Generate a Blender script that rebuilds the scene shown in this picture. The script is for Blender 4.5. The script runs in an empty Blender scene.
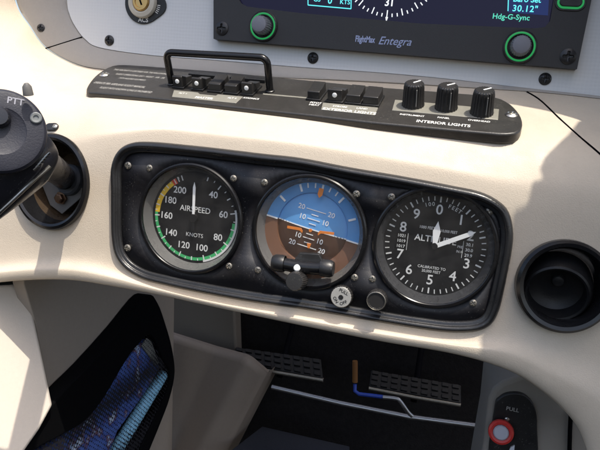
import bpy, bmesh, math, random
from mathutils import Vector, Matrix
from mathutils.bvhtree import BVHTree
random.seed(7)
PI = math.pi
R = math.radians
sc = bpy.context.scene
COL = sc.collection
S = 0.001                      # everything below is written in millimetres
ZUP = 600.0                    # origin of the panel is 0.6 m above the floor level

# ------------------------------------------------------------------ camera
RIGHT = Vector((0.96159721, 0.25649213, 0.09768621))
DOWN = Vector((0.13633704, -0.13748458, -0.98107604))
FWD = Vector((-0.23820794, 0.95671823, -0.16717416))
CAM = Vector((8.603, -471.986, 83.939))
FPX = 600.0


def ray(px, py):
    return (FWD + RIGHT * ((px - 300) / FPX) + DOWN * ((py - 225) / FPX)).normalized()


def P(px, py, Y):
    """point of the place at depth Y (mm behind the gauge face)"""
    d = ray(px, py)
    return CAM + d * ((Y - CAM.y) / d.y)


def on(px, py, p0, n):
    d = ray(px, py)
    return CAM + d * ((p0 - CAM).dot(n) / d.dot(n))


cam_d = bpy.data.cameras.new('camera')
cam = bpy.data.objects.new('camera', cam_d)
COL.objects.link(cam)
M = Matrix((RIGHT, -DOWN, -FWD)).transposed().to_4x4()
M.translation = (CAM + Vector((0, 0, ZUP))) * S
cam.matrix_world = M
cam_d.sensor_width = 36
cam_d.lens = 36 * FPX / 600
cam_d.clip_start = 0.01
cam_d.clip_end = 100
sc.camera = cam


# ------------------------------------------------------------------ materials
def mat(name, col, rough=0.5, metal=0.0, var=0.0, vscale=60, bump=0.0, bscale=900, dust=0.0, dcol=(.5, .48, .45),
        rvar=0.0, spec=0.5, emit=None, estr=0.0, coat=0.0, blotch=0.0):
    m = bpy.data.materials.new(name)
    m.use_nodes = True
    nt = m.node_tree
    N, L = nt.nodes, nt.links
    b = N['Principled BSDF']
    b.inputs['Base Color'].default_value = (*col, 1)
    b.inputs['Roughness'].default_value = rough
    b.inputs['Metallic'].default_value = metal
    b.inputs['Specular IOR Level'].default_value = spec
    b.inputs['Coat Weight'].default_value = coat
    if emit:
        b.inputs['Emission Color'].default_value = (*emit, 1)
        b.inputs['Emission Strength'].default_value = estr
    tc = N.new('ShaderNodeTexCoord')

    def noise(scale, detail=4, rough_=.6):
        n = N.new('ShaderNodeTexNoise')
        n.inputs['Scale'].default_value = scale
        n.inputs['Detail'].default_value = detail
        n.inputs['Roughness'].default_value = rough_
        L.new(tc.outputs['Object'], n.inputs['Vector'])
        return n
    colsock = None
    if var > 0:
        n = noise(vscale)
        mx = N.new('ShaderNodeMix')
        mx.data_type = 'RGBA'
        mx.inputs[6].default_value = (*[c * (1 - var) for c in col], 1)
        mx.inputs[7].default_value = (*[min(1, c * (1 + var)) for c in col], 1)
        L.new(n.outputs['Fac'], mx.inputs[0])
        colsock = mx.outputs[2]
    if blotch > 0:
        n = noise(22, 6, .65)
        r = N.new('ShaderNodeMapRange')
        r.inputs[1].default_value, r.inputs[2].default_value = .5, .75
        r.inputs[3].default_value, r.inputs[4].default_value = 0, blotch
        L.new(n.outputs['Fac'], r.inputs[0])
        mx = N.new('ShaderNodeMix')
        mx.data_type = 'RGBA'
        mx.inputs[6].default_value = (*col, 1)
        if colsock:
            L.new(colsock, mx.inputs[6])
        mx.inputs[7].default_value = (*[c * .75 for c in col], 1)
        L.new(r.outputs[0], mx.inputs[0])
        colsock = mx.outputs[2]
    if dust > 0:
        n = noise(750, 2, .5)
        n2 = noise(45, 3, .6)
        ad = N.new('ShaderNodeMath')
        ad.operation = 'MULTIPLY_ADD'
        ad.inputs[1].default_value = .35
        L.new(n2.outputs['Fac'], ad.inputs[0])
        L.new(n.outputs['Fac'], ad.inputs[2])
        r = N.new('ShaderNodeMapRange')
        r.inputs[1].default_value, r.inputs[2].default_value = .84, .98
        r.inputs[3].default_value, r.inputs[4].default_value = 0, dust
        L.new(ad.outputs[0], r.inputs[0])
        mx = N.new('ShaderNodeMix')
        mx.data_type = 'RGBA'
        mx.inputs[6].default_value = (*col, 1)
        if colsock:
            L.new(colsock, mx.inputs[6])
        mx.inputs[7].default_value = (*dcol, 1)
        L.new(r.outputs[0], mx.inputs[0])
        colsock = mx.outputs[2]
    if colsock:
        L.new(colsock, b.inputs['Base Color'])
    if rvar > 0:
        n = noise(70, 5)
        r = N.new('ShaderNodeMapRange')
        r.inputs[1].default_value, r.inputs[2].default_value = .3, .7
        r.inputs[3].default_value, r.inputs[4].default_value = max(.02, rough - rvar), min(1, rough + rvar)
        L.new(n.outputs['Fac'], r.inputs[0])
        L.new(r.outputs[0], b.inputs['Roughness'])
    if bump > 0:
        n = noise(bscale, 3)
        bp = N.new('ShaderNodeBump')
        bp.inputs['Strength'].default_value = bump
        bp.inputs['Distance'].default_value = 0.0006
        L.new(n.outputs['Fac'], bp.inputs['Height'])
        L.new(bp.outputs[0], b.inputs['Normal'])
    return m


M_cream = mat('cream_trim', (.555, .478, .382), .55, var=.05, vscale=420, bump=.42, bscale=1050, rvar=.14, blotch=.3)
M_greytrim = mat('grey_trim', (.36, .335, .305), .55, var=.05, vscale=400, bump=.3, bscale=1200)
M_black = mat('black_plastic', (.012, .012, .013), .42, dust=.25, bump=.15, bscale=1500, rvar=.1)
M_blackgloss = mat('black_gloss', (.008, .008, .009), .24, rvar=.08, spec=.4)
M_plate = mat('black_panel_paint', (.010, .0095, .012), .5, dust=.9, dcol=(.2, .19, .17), bump=.25, bscale=1400, rvar=.1)
M_rim = mat('black_rubber_rim', (.016, .016, .017), .33, dust=.3, dcol=(.12, .12, .11), bump=.2, bscale=700, rvar=.1)
M_switchplate = mat('switch_plate_paint', (.030, .028, .026), .38, dust=.5, dcol=(.15, .14, .12), bump=.2, bscale=900, rvar=.1)
M_dial = mat('dial_black', (.007, .007, .008), .7, dust=.2, dcol=(.1, .1, .1), spec=.2)
M_white = mat('white_paint', (.88, .88, .86), .5)
M_label = mat('label_white', (.68, .68, .66), .6)
M_dim = mat('label_faded', (.35, .34, .32), .6)
M_orange = mat('orange_paint', (.75, .22, .03), .5)
M_redp = mat('red_paint', (.62, .05, .02), .45)
M_yellow = mat('yellow_paint', (.78, .5, .03), .5)
M_green = mat('green_paint', (.05, .42, .14), .5)
M_sky = mat('dial_sky_blue', (.12, .35, .70), .55)
M_sky2 = mat('dial_sky_blue_ring', (.10, .31, .64), .55)
M_earth = mat('dial_earth_brown', (.088, .041, .022), .6)
M_earth2 = mat('dial_earth_brown_ring', (.175, .083, .046), .6)
M_ring2 = mat('dark_inner_ring', (.045, .046, .05), .3, var=.1, rvar=.1)
M_ring = mat('grey_inner_ring', (.14, .138, .135), .3, var=.1, rvar=.1)
M_steel = mat('steel', (.55, .53, .49), .32, metal=1, rvar=.1, bump=.1)
M_dullsteel = mat('dull_screw_steel', (.27, .25, .215), .48, metal=.85, var=.4, vscale=500, dust=.6, dcol=(.08, .07, .06))
M_darkscrew = mat('dark_screw', (.022, .022, .024), .38, dust=.3, metal=.2)
M_silver = mat('silver_placard', (.30, .29, .25), .4, metal=.35, var=.15, vscale=300, dust=.2)
M_aluminium = mat('brushed_aluminium', (.42, .42, .43), .42, metal=1, rvar=.1)
M_bezel = mat('display_bezel_black', (.022, .021, .023), .5, bump=.25, bscale=1500, dust=.2, dcol=(.08, .08, .08))
M_screen = mat('screen_glass_dark', (.003, .003, .008), .12, emit=(.012, .009, .04), estr=.3, spec=.2)
M_screen2 = mat('screen_blue', (.006, .008, .03), .15, emit=(.012, .025, .12), estr=.45, spec=.2)
M_cyan = mat('screen_cyan', (.01, .05, .06), .4, emit=(.12, .75, .8), estr=.75)
M_scrgreen = mat('screen_green', (.01, .05, .03), .4, emit=(.1, .7, .5), estr=.6)
M_scrwhite = mat('screen_white', (.05, .05, .05), .4, emit=(.8, .85, .9), estr=.75)
M_led = mat('green_lit_ring', (.01, .10, .03), .35, emit=(.02, .6, .14), estr=.22)
M_knobgrey = mat('knob_bluegrey', (.17, .18, .215), .6, bump=.2)
M_logo = mat('logo_blue', (.34, .40, .62), .5)
M_knob = mat('knob_black', (.022, .021, .021), .36, bump=.15, dust=.4, dcol=(.15, .13, .11))
M_yoke = mat('yoke_grey', (.015, .016, .026), .55, bump=.3, bscale=900, rvar=.08)
M_yokeblack = mat('yoke_black', (.014, .014, .018), .3, rvar=.1, dust=.2)
M_tan = mat('tan_duct', (.05, .034, .021), .3, var=.5, vscale=60, rvar=.15)
M_brass = mat('brass', (.62, .40, .16), .35, metal=1)
M_copper = mat('copper_bolt', (.16, .095, .06), .4, metal=.9, var=.3, vscale=700)
M_greyplate = mat('grey_shroud', (.12, .115, .11), .5, bump=.2)
M_ivory = mat('ivory_ring', (.50, .47, .40), .5, var=.1, vscale=200)
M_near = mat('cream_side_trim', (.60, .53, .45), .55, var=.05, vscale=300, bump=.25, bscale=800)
M_wallshade = mat('shaded_side_trim', (.31, .26, .21), .6, var=.06, vscale=200, bump=.3, bscale=700)  # side panel cream darkened in the colour to stand in for footwell shade
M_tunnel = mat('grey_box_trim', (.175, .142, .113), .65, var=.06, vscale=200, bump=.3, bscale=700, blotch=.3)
M_carpet = mat('black_carpet', (.009, .0085, .009), .95, bump=1, bscale=350, spec=.1, var=.6, vscale=180, dust=.25, dcol=(.06, .055, .05))
M_deepblack = mat('deep_black', (.002, .002, .003), .8, spec=.05)
M_farshade = mat('shaded_far_trim', (.10, .085, .068), .7, bump=.3)  # far stretch of the side wall, shade under the dash put into its colour
M_pocket = mat('pocket_black', (.002, .002, .0025), .9, spec=.08, bump=.5, bscale=900)
M_pedal = mat('pedal_dark', (.006, .006, .0065), .6, dust=.4, dcol=(.05, .05, .05), spec=.3)
M_bluehose = mat('blue_hose', (.015, .05, .33), .4)
M_bottle = mat('blue_bottle', (.27, .55, .74), .35, var=.1, vscale=100)
M_mat = mat('floor_mat_blue', (.012, .015, .024), .8, bump=.5, bscale=600)
M_red = mat('red_plastic', (.55, .035, .03), .4)
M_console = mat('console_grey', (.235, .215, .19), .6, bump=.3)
M_overhead = mat('overhead_trim', (.25, .24, .22), .8, bump=.3)


def faceplate_mat():
    m = mat('panel_white_weave', (.56, .575, .59), .5)
    nt = m.node_tree
    N, L = nt.nodes, nt.links
    b = N['Principled BSDF']
    tc = N.new('ShaderNodeTexCoord')
    hs = []
    for ax in ('X', 'Z'):
        w = N.new('ShaderNodeTexWave')
        w.bands_direction = ax
        w.inputs['Scale'].default_value = 95
        w.inputs['Distortion'].default_value = 1.6
        w.inputs['Detail'].default_value = 1
        L.new(tc.outputs['Object'], w.inputs['Vector'])
        hs.append(w)
    a = N.new('ShaderNodeMath')
    a.operation = 'ADD'
    L.new(hs[0].outputs['Fac'], a.inputs[0])
    L.new(hs[1].outputs['Fac'], a.inputs[1])
    mx = N.new('ShaderNodeMix')
    mx.data_type = 'RGBA'
    mx.inputs[6].default_value = (.632, .644, .657, 1)
    mx.inputs[7].default_value = (.645, .657, .668, 1)
    h = N.new('ShaderNodeMath')
    h.operation = 'MULTIPLY'
    h.inputs[1].default_value = .5
    L.new(a.outputs[0], h.inputs[0])
    L.new(h.outputs[0], mx.inputs[0])
    L.new(mx.outputs[2], b.inputs['Base Color'])
    bp = N.new('ShaderNodeBump')
    bp.inputs['Strength'].default_value = .25
    bp.inputs['Distance'].default_value = .0004
    L.new(h.outputs[0], bp.inputs['Height'])
    L.new(bp.outputs[0], b.inputs['Normal'])
    return m


M_face = faceplate_mat()


def glass_mat(name, gl=1.0, rough=.03, tint=(1, 1, 1), smear=0.0):
    m = bpy.data.materials.new(name)
    m.use_nodes = True
    nt = m.node_tree
    N, L = nt.nodes, nt.links
    N.clear()
    o = N.new('ShaderNodeOutputMaterial')
    t = N.new('ShaderNodeBsdfTransparent')
    t.inputs[0].default_value = (*tint, 1)
    g = N.new('ShaderNodeBsdfGlossy')
    g.inputs['Roughness'].default_value = rough
    # Schlick reflectance, the same from both sides of the thin pane
    ge = N.new('ShaderNodeNewGeometry')
    dt = N.new('ShaderNodeVectorMath')
    dt.operation = 'DOT_PRODUCT'
    L.new(ge.outputs['Normal'], dt.inputs[0])
    L.new(ge.outputs['Incoming'], dt.inputs[1])
    ops = []
    for op, v in (('ABSOLUTE', None), ('SUBTRACT', None), ('POWER', 5.0), ('MULTIPLY_ADD', None)):
        q = N.new('ShaderNodeMath')
        q.operation = op
        ops.append(q)
    L.new(dt.outputs['Value'], ops[0].inputs[0])
    ops[1].inputs[0].default_value = 1
    L.new(ops[0].outputs[0], ops[1].inputs[1])
    L.new(ops[1].outputs[0], ops[2].inputs[0])
    ops[2].inputs[1].default_value = 5
    L.new(ops[2].outputs[0], ops[3].inputs[0])
    ops[3].inputs[1].default_value = .96
    ops[3].inputs[2].default_value = .04
    f = ops[3]
    mx = N.new('ShaderNodeMixShader')
    L.new(f.outputs[0], mx.inputs[0])
    L.new(t.outputs[0], mx.inputs[1])
    L.new(g.outputs[0], mx.inputs[2])
    last = mx
    if smear > 0:                      # thin dust film on the glass
        d = N.new('ShaderNodeBsdfDiffuse')
        d.inputs[0].default_value = (.7, .68, .65, 1)
        tc = N.new('ShaderNodeTexCoord')
        n = N.new('ShaderNodeTexNoise')
        n.inputs['Scale'].default_value = 60
        n.inputs['Detail'].default_value = 6
        L.new(tc.outputs['Object'], n.inputs['Vector'])
        r = N.new('ShaderNodeMapRange')
        r.inputs[1].default_value, r.inputs[2].default_value = .35, .75
        r.inputs[3].default_value, r.inputs[4].default_value = smear * .3, smear
        L.new(n.outputs['Fac'], r.inputs[0])
        m2 = N.new('ShaderNodeMixShader')
        L.new(r.outputs[0], m2.inputs[0])
        L.new(mx.outputs[0], m2.inputs[1])
        L.new(d.outputs[0], m2.inputs[2])
        last = m2
    L.new(last.outputs[0], o.inputs[0])
    return m


M_glass = glass_mat('gauge_glass', smear=.018)


def net_mat():
    """black elastic netting: threads are opaque, the cells between are open"""
    m = bpy.data.materials.new('pocket_netting')
    m.use_nodes = True
    nt = m.node_tree
    N, L = nt.nodes, nt.links
    b = N['Principled BSDF']
    b.inputs['Base Color'].default_value = (.006, .006, .01, 1)
    b.inputs['Roughness'].default_value = .7
    o = N['Material Output']
    tc = N.new('ShaderNodeTexCoord')
    mp = N.new('ShaderNodeMapping')
    mp.inputs['Rotation'].default_value = (R(42), 0, 0)
    L.new(tc.outputs['Object'], mp.inputs['Vector'])
    v = N.new('ShaderNodeTexVoronoi')
    v.voronoi_dimensions = '3D'
    v.inputs['Scale'].default_value = 215
    v.inputs['Randomness'].default_value = .15
    L.new(mp.outputs[0], v.inputs['Vector'])
    lt = N.new('ShaderNodeMath')
    lt.operation = 'LESS_THAN'
    lt.inputs[1].default_value = .56
    L.new(v.outputs['Distance'], lt.inputs[0])
    t = N.new('ShaderNodeBsdfTransparent')
    mx = N.new('ShaderNodeMixShader')
    L.new(lt.outputs[0], mx.inputs[0])
    L.new(b.outputs[0], mx.inputs[1])
    L.new(t.outputs[0], mx.inputs[2])
    L.new(mx.outputs[0], o.inputs[0])
    return m


M_net = net_mat()


def cloth_mat():
    m = mat('patterned_blue_cloth', (.012, .02, .11), .8)
    nt = m.node_tree
    N, L = nt.nodes, nt.links
    b = N['Principled BSDF']
    tc = N.new('ShaderNodeTexCoord')
    n = N.new('ShaderNodeTexNoise')
    n.inputs['Scale'].default_value = 55
    n.inputs['Detail'].default_value = 4
    L.new(tc.outputs['Object'], n.inputs['Vector'])
    r = N.new('ShaderNodeValToRGB')
    e = r.color_ramp.elements
    e[0].position, e[0].color = 0, (.01, .012, .05, 1)
    e[1].position, e[1].color = .42, (.08, .15, .46, 1)
    for p, c in ((.55, (.05, .09, .33, 1)), (.60, (.17, .07, .055, 1)), (.645, (.25, .36, .6, 1)), (.69, (.6, .68, .8, 1))):
        k = e.new(p)
        k.color = c
    L.new(n.outputs['Fac'], r.inputs[0])
    L.new(r.outputs[0], b.inputs['Base Color'])
    return m


M_cloth = cloth_mat()


# ------------------------------------------------------------------ builders
def W(v):
    return Vector((v[0] * S, v[1] * S, (v[2] + ZUP) * S))


ORIG = {}


def tag(o, label, cat, group=None, kind=None):
    if label:
        o['label'] = label
    if cat:
        o['category'] = cat
    if group:
        o['group'] = group
    if kind:
        o['kind'] = kind


def thing(name, label, cat, at, group=None):
    o = bpy.data.objects.new(name, None)
    COL.objects.link(o)
    o.empty_display_size = .02
    o.location = W(at)
    ORIG[o.name] = Vector(at)
    tag(o, label, cat, group)
    return o


def finish_mesh(bm, name, m, sharp=32, origin=Vector((0, 0, 0))):
    me = bpy.data.meshes.new(name)
    bmesh.ops.recalc_face_normals(bm, faces=bm.faces)
    for v in bm.verts:
        v.co = (v.co - origin) * S
    bm.to_mesh(me)
    bm.free()
    me.materials.append(m)
    me.polygons.foreach_set('use_smooth', [True] * len(me.polygons))
    me.set_sharp_from_angle(angle=R(sharp))
    return me


def part(name, bm, m, parent=None, label=None, bevel=0, sharp=32, at=None):
    """one mesh object, drawn in millimetres of the place"""
    og = ORIG[parent.name] if parent else Vector(at if at is not None else (0, 0, 0))
    me = finish_mesh(bm, name, m, sharp, og)
    o = bpy.data.objects.new(name, me)
    COL.objects.link(o)
    ORIG[o.name] = og
    if parent:
        o.parent = parent
    else:
        o.location = W(og)
    if label:
        o['label'] = label
    if bevel:
        md = o.modifiers.new('bevel', 'BEVEL')
        md.width = bevel * S
        md.segments = 3
        md.limit_method = 'ANGLE'
        md.angle_limit = R(40)
    return o


def part_at(name, me, parent, F):
    """a shared mesh placed with frame F (mm)"""
    o = bpy.data.objects.new(name, me)
    COL.objects.link(o)
    o.parent = parent
    L_ = F.copy()
    L_.translation = (F.translation - ORIG[parent.name]) * S
    o.matrix_local = L_
    ORIG[o.name] = F.translation.copy()
    return o


def frame(o, n, up=Vector((0, 0, 1))):
    n = Vector(n).normalized()
    x = up.cross(n)
    x.normalize()
    y = n.cross(x)
    F = Matrix((x, y, n)).transposed().to_4x4()
    F.translation = Vector(o)
    return F


def FY(o):                                     # frame facing the viewer (-Y)
    return frame(o, (0, -1, 0))


I4 = Matrix.Identity(4)


def add_prism(bm, pts, h0, h1, F=I4):
    a = [bm.verts.new(F @ Vector((p[0], p[1], h0))) for p in pts]
    b = [bm.verts.new(F @ Vector((p[0], p[1], h1))) for p in pts]
    n = len(pts)
    bm.faces.new(a[::-1])
    bm.faces.new(b)
    for i in range(n):
        bm.faces.new((a[i], a[(i + 1) % n], b[(i + 1) % n], b[i]))


def add_box(bm, cx, cy, cz, sx, sy, sz, F=I4):
    add_prism(bm, [(cx - sx / 2, cy - sy / 2), (cx + sx / 2, cy - sy / 2), (cx + sx / 2, cy + sy / 2), (cx - sx / 2, cy + sy / 2)],
              cz - sz / 2, cz + sz / 2, F)


def add_lathe(bm, prof, F=I4, seg=64, a0=0, a1=2 * PI, flute=0, fdepth=0):
    full = abs(a1 - a0 - 2 * PI) < 1e-6
    n = seg if full else seg + 1
    rows = []
    for (r, h) in prof:
        if r < 1e-6:
            rows.append([bm.verts.new(F @ Vector((0, 0, h)))])
        else:
            row = []
            for i in range(n):
                a = a0 + (a1 - a0) * i / seg
                rr = r
                if flute:
                    rr = r - fdepth * (0.5 - 0.5 * math.cos(a * flute)) ** 2
                row.append(bm.verts.new(F @ Vector((rr * math.cos(a), rr * math.sin(a), h))))
            rows.append(row)
    for A, B in zip(rows, rows[1:]):
        m_ = n if full else n - 1
        for i in range(m_):
            j = (i + 1) % n
            if len(A) == 1 and len(B) == 1:
                continue
            if len(A) == 1:
                bm.faces.new((A[0], B[i], B[j]))
            elif len(B) == 1:
                bm.faces.new((A[i], A[j], B[0]))
            else:
                bm.faces.new((A[i], A[j], B[j], B[i]))


def add_tube(bm, pts, r, seg=14, caps=True, closed=False):
    pts = [Vector(p) for p in pts]
    n = len(pts)
    rad = r if isinstance(r, (list, tuple)) else [r] * n
    rings = []
    up = None
    for i, p in enumerate(pts):
        t = (pts[(i + 1) % n] - pts[i - 1]) if closed or 0 < i < n - 1 else (pts[1] - pts[0] if i == 0 else pts[-1] - pts[-2])
        t.normalize()
        if up is None:
            up = t.orthogonal().normalized()
        up = (up - t * up.dot(t)).normalized()
        s = t.cross(up)
        rings.append([bm.verts.new(p + (up * math.cos(2 * PI * k / seg) + s * math.sin(2 * PI * k / seg)) * rad[i]) for k in range(seg)])
    for i in range(n if closed else n - 1):
        A, B = rings[i], rings[(i + 1) % n]
        for k in range(seg):
            bm.faces.new((A[k], A[(k + 1) % seg], B[(k + 1) % seg], B[k]))
    if caps and not closed:
        bm.faces.new(rings[0][::-1])
        bm.faces.new(rings[-1])


def cat1(p0, p1, p2, p3, t):
    return 0.5 * ((2 * p1) + (p2 - p0) * t + (2 * p0 - 5 * p1 + 4 * p2 - p3) * t * t + (3 * p1 - p0 - 3 * p2 + p3) * t * t * t)


def spline(pts, n, closed=False):
    """n samples per segment"""
    pts = [Vector(p) for p in pts]
    out = []
    m = len(pts)
    for i in range(m if closed else m - 1):
        if closed:
            q = [pts[(i + k) % m] for k in (-1, 0, 1, 2)]
        else:
            q = [pts[max(i - 1, 0)], pts[i], pts[i + 1], pts[min(i + 2, m - 1)]]
        for k in range(n):
            out.append(cat1(*q, k / n))
    if not closed:
        out.append(pts[-1])
    return out


def resample(pts, n, closed=True):
    pts = list(pts)
    if closed:
        pts = pts + [pts[0]]
    L_ = [0]
    for a, b in zip(pts, pts[1:]):
        L_.append(L_[-1] + (b - a).length)
    out = []
    j = 0
    for k in range(n):
        s = L_[-1] * k / (n if closed else n - 1)
        while j < len(L_) - 2 and L_[j + 1] < s:
            j += 1
        d = L_[j + 1] - L_[j]
        out.append(pts[j].lerp(pts[j + 1], (s - L_[j]) / d if d else 0))
    return out


def add_text(bm, s, size, F, align='CENTER', bold=0.0, ext=.08, shear=0.0, sx=1.0, lift=.12, spacing=1.0):
    c = bpy.data.curves.new('t', 'FONT')
    c.body = s
    c.size = 1
    c.align_x = align
    c.align_y = 'CENTER'
    c.offset = bold
    c.shear = shear
    c.resolution_u = 3
    c.space_character = spacing
    o = bpy.data.objects.new('t', c)
    me = bpy.data.meshes.new_from_object(o)
    k = len(bm.verts)
    bm.from_mesh(me)
    bm.verts.ensure_lookup_table()
    T = F @ Matrix.Translation((0, 0, lift)) @ Matrix.Diagonal((size * sx, size, 1, 1))
    for v in bm.verts[k:]:
        v.co = T @ v.co
    bpy.data.objects.remove(o)
    bpy.data.curves.remove(c)
    bpy.data.meshes.remove(me)


def rot2(F, a):
    return F @ Matrix.Rotation(a, 4, 'Z')


def shift(F, x, y, z=0):
    return F @ Matrix.Translation((x, y, z))


def clock(a):
    """clock angle in degrees (0 up, clockwise) -> unit vector in a dial frame"""
    return math.sin(R(a)), math.cos(R(a))


def add_tick(bm, F, a, r0, r1, w, h=.15):
    x, y = clock(a)
    px, py = y, -x
    add_prism(bm, [(x * r0 + px * w / 2, y * r0 + py * w / 2), (x * r0 - px * w / 2, y * r0 - py * w / 2),
                   (x * r1 - px * w / 2, y * r1 - py * w / 2), (x * r1 + px * w / 2, y * r1 + py * w / 2)], .02, h, F)


def add_arc(bm, F, a0, a1, r0, r1, h=.1):
    n = max(6, int(abs(a1 - a0) / 3))
    pts = []
    for i in range(n + 1):
        x, y = clock(a0 + (a1 - a0) * i / n)
        pts.append((x * r1, y * r1))
    for i in range(n, -1, -1):
        x, y = clock(a0 + (a1 - a0) * i / n)
        pts.append((x * r0, y * r0))
    k = len(bm.verts)
    a = [bm.verts.new(F @ Vector((p[0], p[1], h))) for p in pts]
    m_ = 2 * (n + 1)
    for i in range(n):
        bm.faces.new((a[i], a[i + 1], a[m_ - 2 - i], a[m_ - 1 - i]))


def screw_mesh(name, r, m, dome=.35, cross=True, h0=0.0):
    """screw head with a cross recess, axis +Z"""
    bm = bmesh.new()
    seg, rings = 48, 10
    rows = []
    c0 = None
    for i in range(rings + 1):
        rr = r * i / rings
        row = []
        for k in range(seg if i else 1):
            a = 2 * PI * k / seg
            x, y = rr * math.cos(a), rr * math.sin(a)
            h = h0 + r * dome * (1 - (i / rings) ** 2.4) + r * .12
            if cross and i / rings < .62 and (abs(x) < r * .15 or abs(y) < r * .15):
                h -= r * .38 * (1 - i / rings * .8)
            row.append(bm.verts.new((x, y, h)))
        rows.append(row)
    rows.append([bm.verts.new((r * math.cos(2 * PI * k / seg), r * math.sin(2 * PI * k / seg), -r * .3)) for k in range(seg)])
    for A, B in zip(rows, rows[1:]):
        for k in range(seg):
            j = (k + 1) % seg
            if len(A) == 1:
                bm.faces.new((A[0], B[k], B[j]))
            else:
                bm.faces.new((A[k], A[j], B[j], B[k]))
    return finish_mesh(bm, name, m, 40)


# ================================================================== the bolster shell
cols = [  # image guides for R0..R8 of every station (traced, then each set at its own depth)
    [(8, -60), (-25, -60), (-60, -60), (-120, -50), (-160, 100), (-160, 200), (-160, 260), (-160, 285), (-160, 300)],
    [(15, 0), (-10, 10), (-35, 25), (-70, 60), (-90, 140), (-90, 210), (-90, 262), (-90, 280), (-90, 290)],
    [(30, 27), (15, 45), (-5, 68), (-20, 105), (-20, 150), (-20, 210), (-20, 262), (-20, 275), (-20, 284)],
    [(46, 48), (40, 68), (34, 95), (30, 128), (28, 160), (28, 215), (28, 258), (28, 271), (28, 280)],
    [(75, 64), (72, 85), (70, 106), (70, 132), (70, 158), (70, 210), (70, 256), (70, 271), (70, 280)],
    [(105, 70), (104, 88), (104, 106), (104, 128), (106, 146), (106, 210), (106, 262), (106, 277), (106, 285)],
    [(160, 73), (160, 91), (160, 109), (160, 127), (160, 138), (160, 215), (160, 283), (160, 290), (160, 295)],
    [(220, 75), (220, 94), (220, 113), (220, 131), (220, 145), (220, 222), (220, 298), (220, 304), (220, 308)],
    [(300, 79), (300, 99), (300, 119), (300, 139), (300, 155), (300, 235), (300, 311), (300, 319), (300, 325)],
    [(380, 83), (380, 104), (380, 126), (380, 150), (380, 170), (380, 250), (380, 325), (380, 334), (380, 341)],
    [(450, 87), (450, 109), (450, 132), (450, 161), (450, 182), (450, 255), (450, 334), (450, 345), (450, 353)],
    [(500, 90), (505, 113), (508, 138), (510, 170), (514, 198), (520, 260), (516, 330), (509, 355), (500, 367)],
    [(545, 93), (552, 115), (560, 140), (565, 175), (568, 208), (570, 270), (562, 345), (550, 375), (533, 384)],
    [(600, 99), (610, 125), (618, 150), (625, 185), (630, 220), (632, 285), (622, 370), (602, 405), (572, 417)],
    [(670, 108), (675, 135), (680, 160), (685, 195), (690, 230), (690, 300), (670, 420), (640, 450), (591, 452)],
    [(730, 118), (735, 145), (740, 170), (745, 205), (750, 240), (750, 330), (730, 500), (680, 520), (606, 520)],
]
depth = [100, 62, 26, 7, 1, 0, -2, -9.5, -4]
ctrl = []
for c in cols:
    q = [P(x, y, d) for (x, y), d in zip(c, depth)]
    q.append(q[-1] + Vector((0, 22, 3)))
    q.append(q[-1] + Vector((0, 90, 22)))
    ctrl.append(q)
NS_C, NS_R = 34, 20
grid_rows = []
lines = [spline(c, NS_R) for c in ctrl]             # each station refined down
nr = len(lines[0])
for r_ in range(nr):
    grid_rows.append(spline([l[r_] for l in lines], NS_C))
nc = len(grid_rows[0])
verts = [v for row in grid_rows for v in row]
faces = [(r_ * nc + c, r_ * nc + c + 1, (r_ + 1) * nc + c + 1, (r_ + 1) * nc + c) for r_ in range(nr - 1) for c in range(nc - 1)]
BVH = BVHTree.FromPolygons(verts, faces)


def hit(px, py):
    loc = None
    while loc is None and py < 500:
        loc, nrm, i, d = BVH.ray_cast(CAM, ray(px, py))
        py += .5
    if nrm.dot(ray(px, py)) > 0:
        nrm = -nrm
    return loc, nrm


# rim of the gauge panel, traced and laid on the face
rim_px = [(112, 190), (112, 168), (118, 152), (130, 143.5), (152, 142), (205, 147), (260, 153.5), (300, 158), (350, 167.5), (400, 176),
          (450, 185.5), (480, 192), (499, 201.5), (509, 213), (513, 232), (511.5, 252), (508, 270), (503.5, 292), (499, 310), (491, 324), (476, 331),
          (450, 332), (420, 328.5), (380, 322), (340, 315), (300, 308.5), (250, 301.5), (200, 292.5), (165, 285), (143, 279), (126, 268.5), (116, 254), (112.5, 235), (112, 212)]
rim2 = [Vector((p.x, p.z)) for p in (P(x, y, -1) for x, y in rim_px)]
rim2 = resample(spline(rim2, 10, True), 260)


def inset(loop, d):
    n = len(loop)
    out = []
    area = sum(loop[i].x * loop[(i + 1) % n].y - loop[(i + 1) % n].x * loop[i].y for i in range(n))
    s = 1 if area > 0 else -1
    for i in range(n):
        t = (loop[(i + 2) % n] - loop[i - 2]).normalized()
        out.append(loop[i] + Vector((-t.y, t.x)) * d * s)
    return out


def inside(loop, x, z):
    c = False
    n = len(loop)
    j = n - 1
    for i in range(n):
        a, b = loop[i], loop[j]
        if (a.y > z) != (b.y > z) and x < (b.x - a.x) * (z - a.y) / (b.y - a.y) + a.x:
            c = not c
        j = i
    return c


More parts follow.
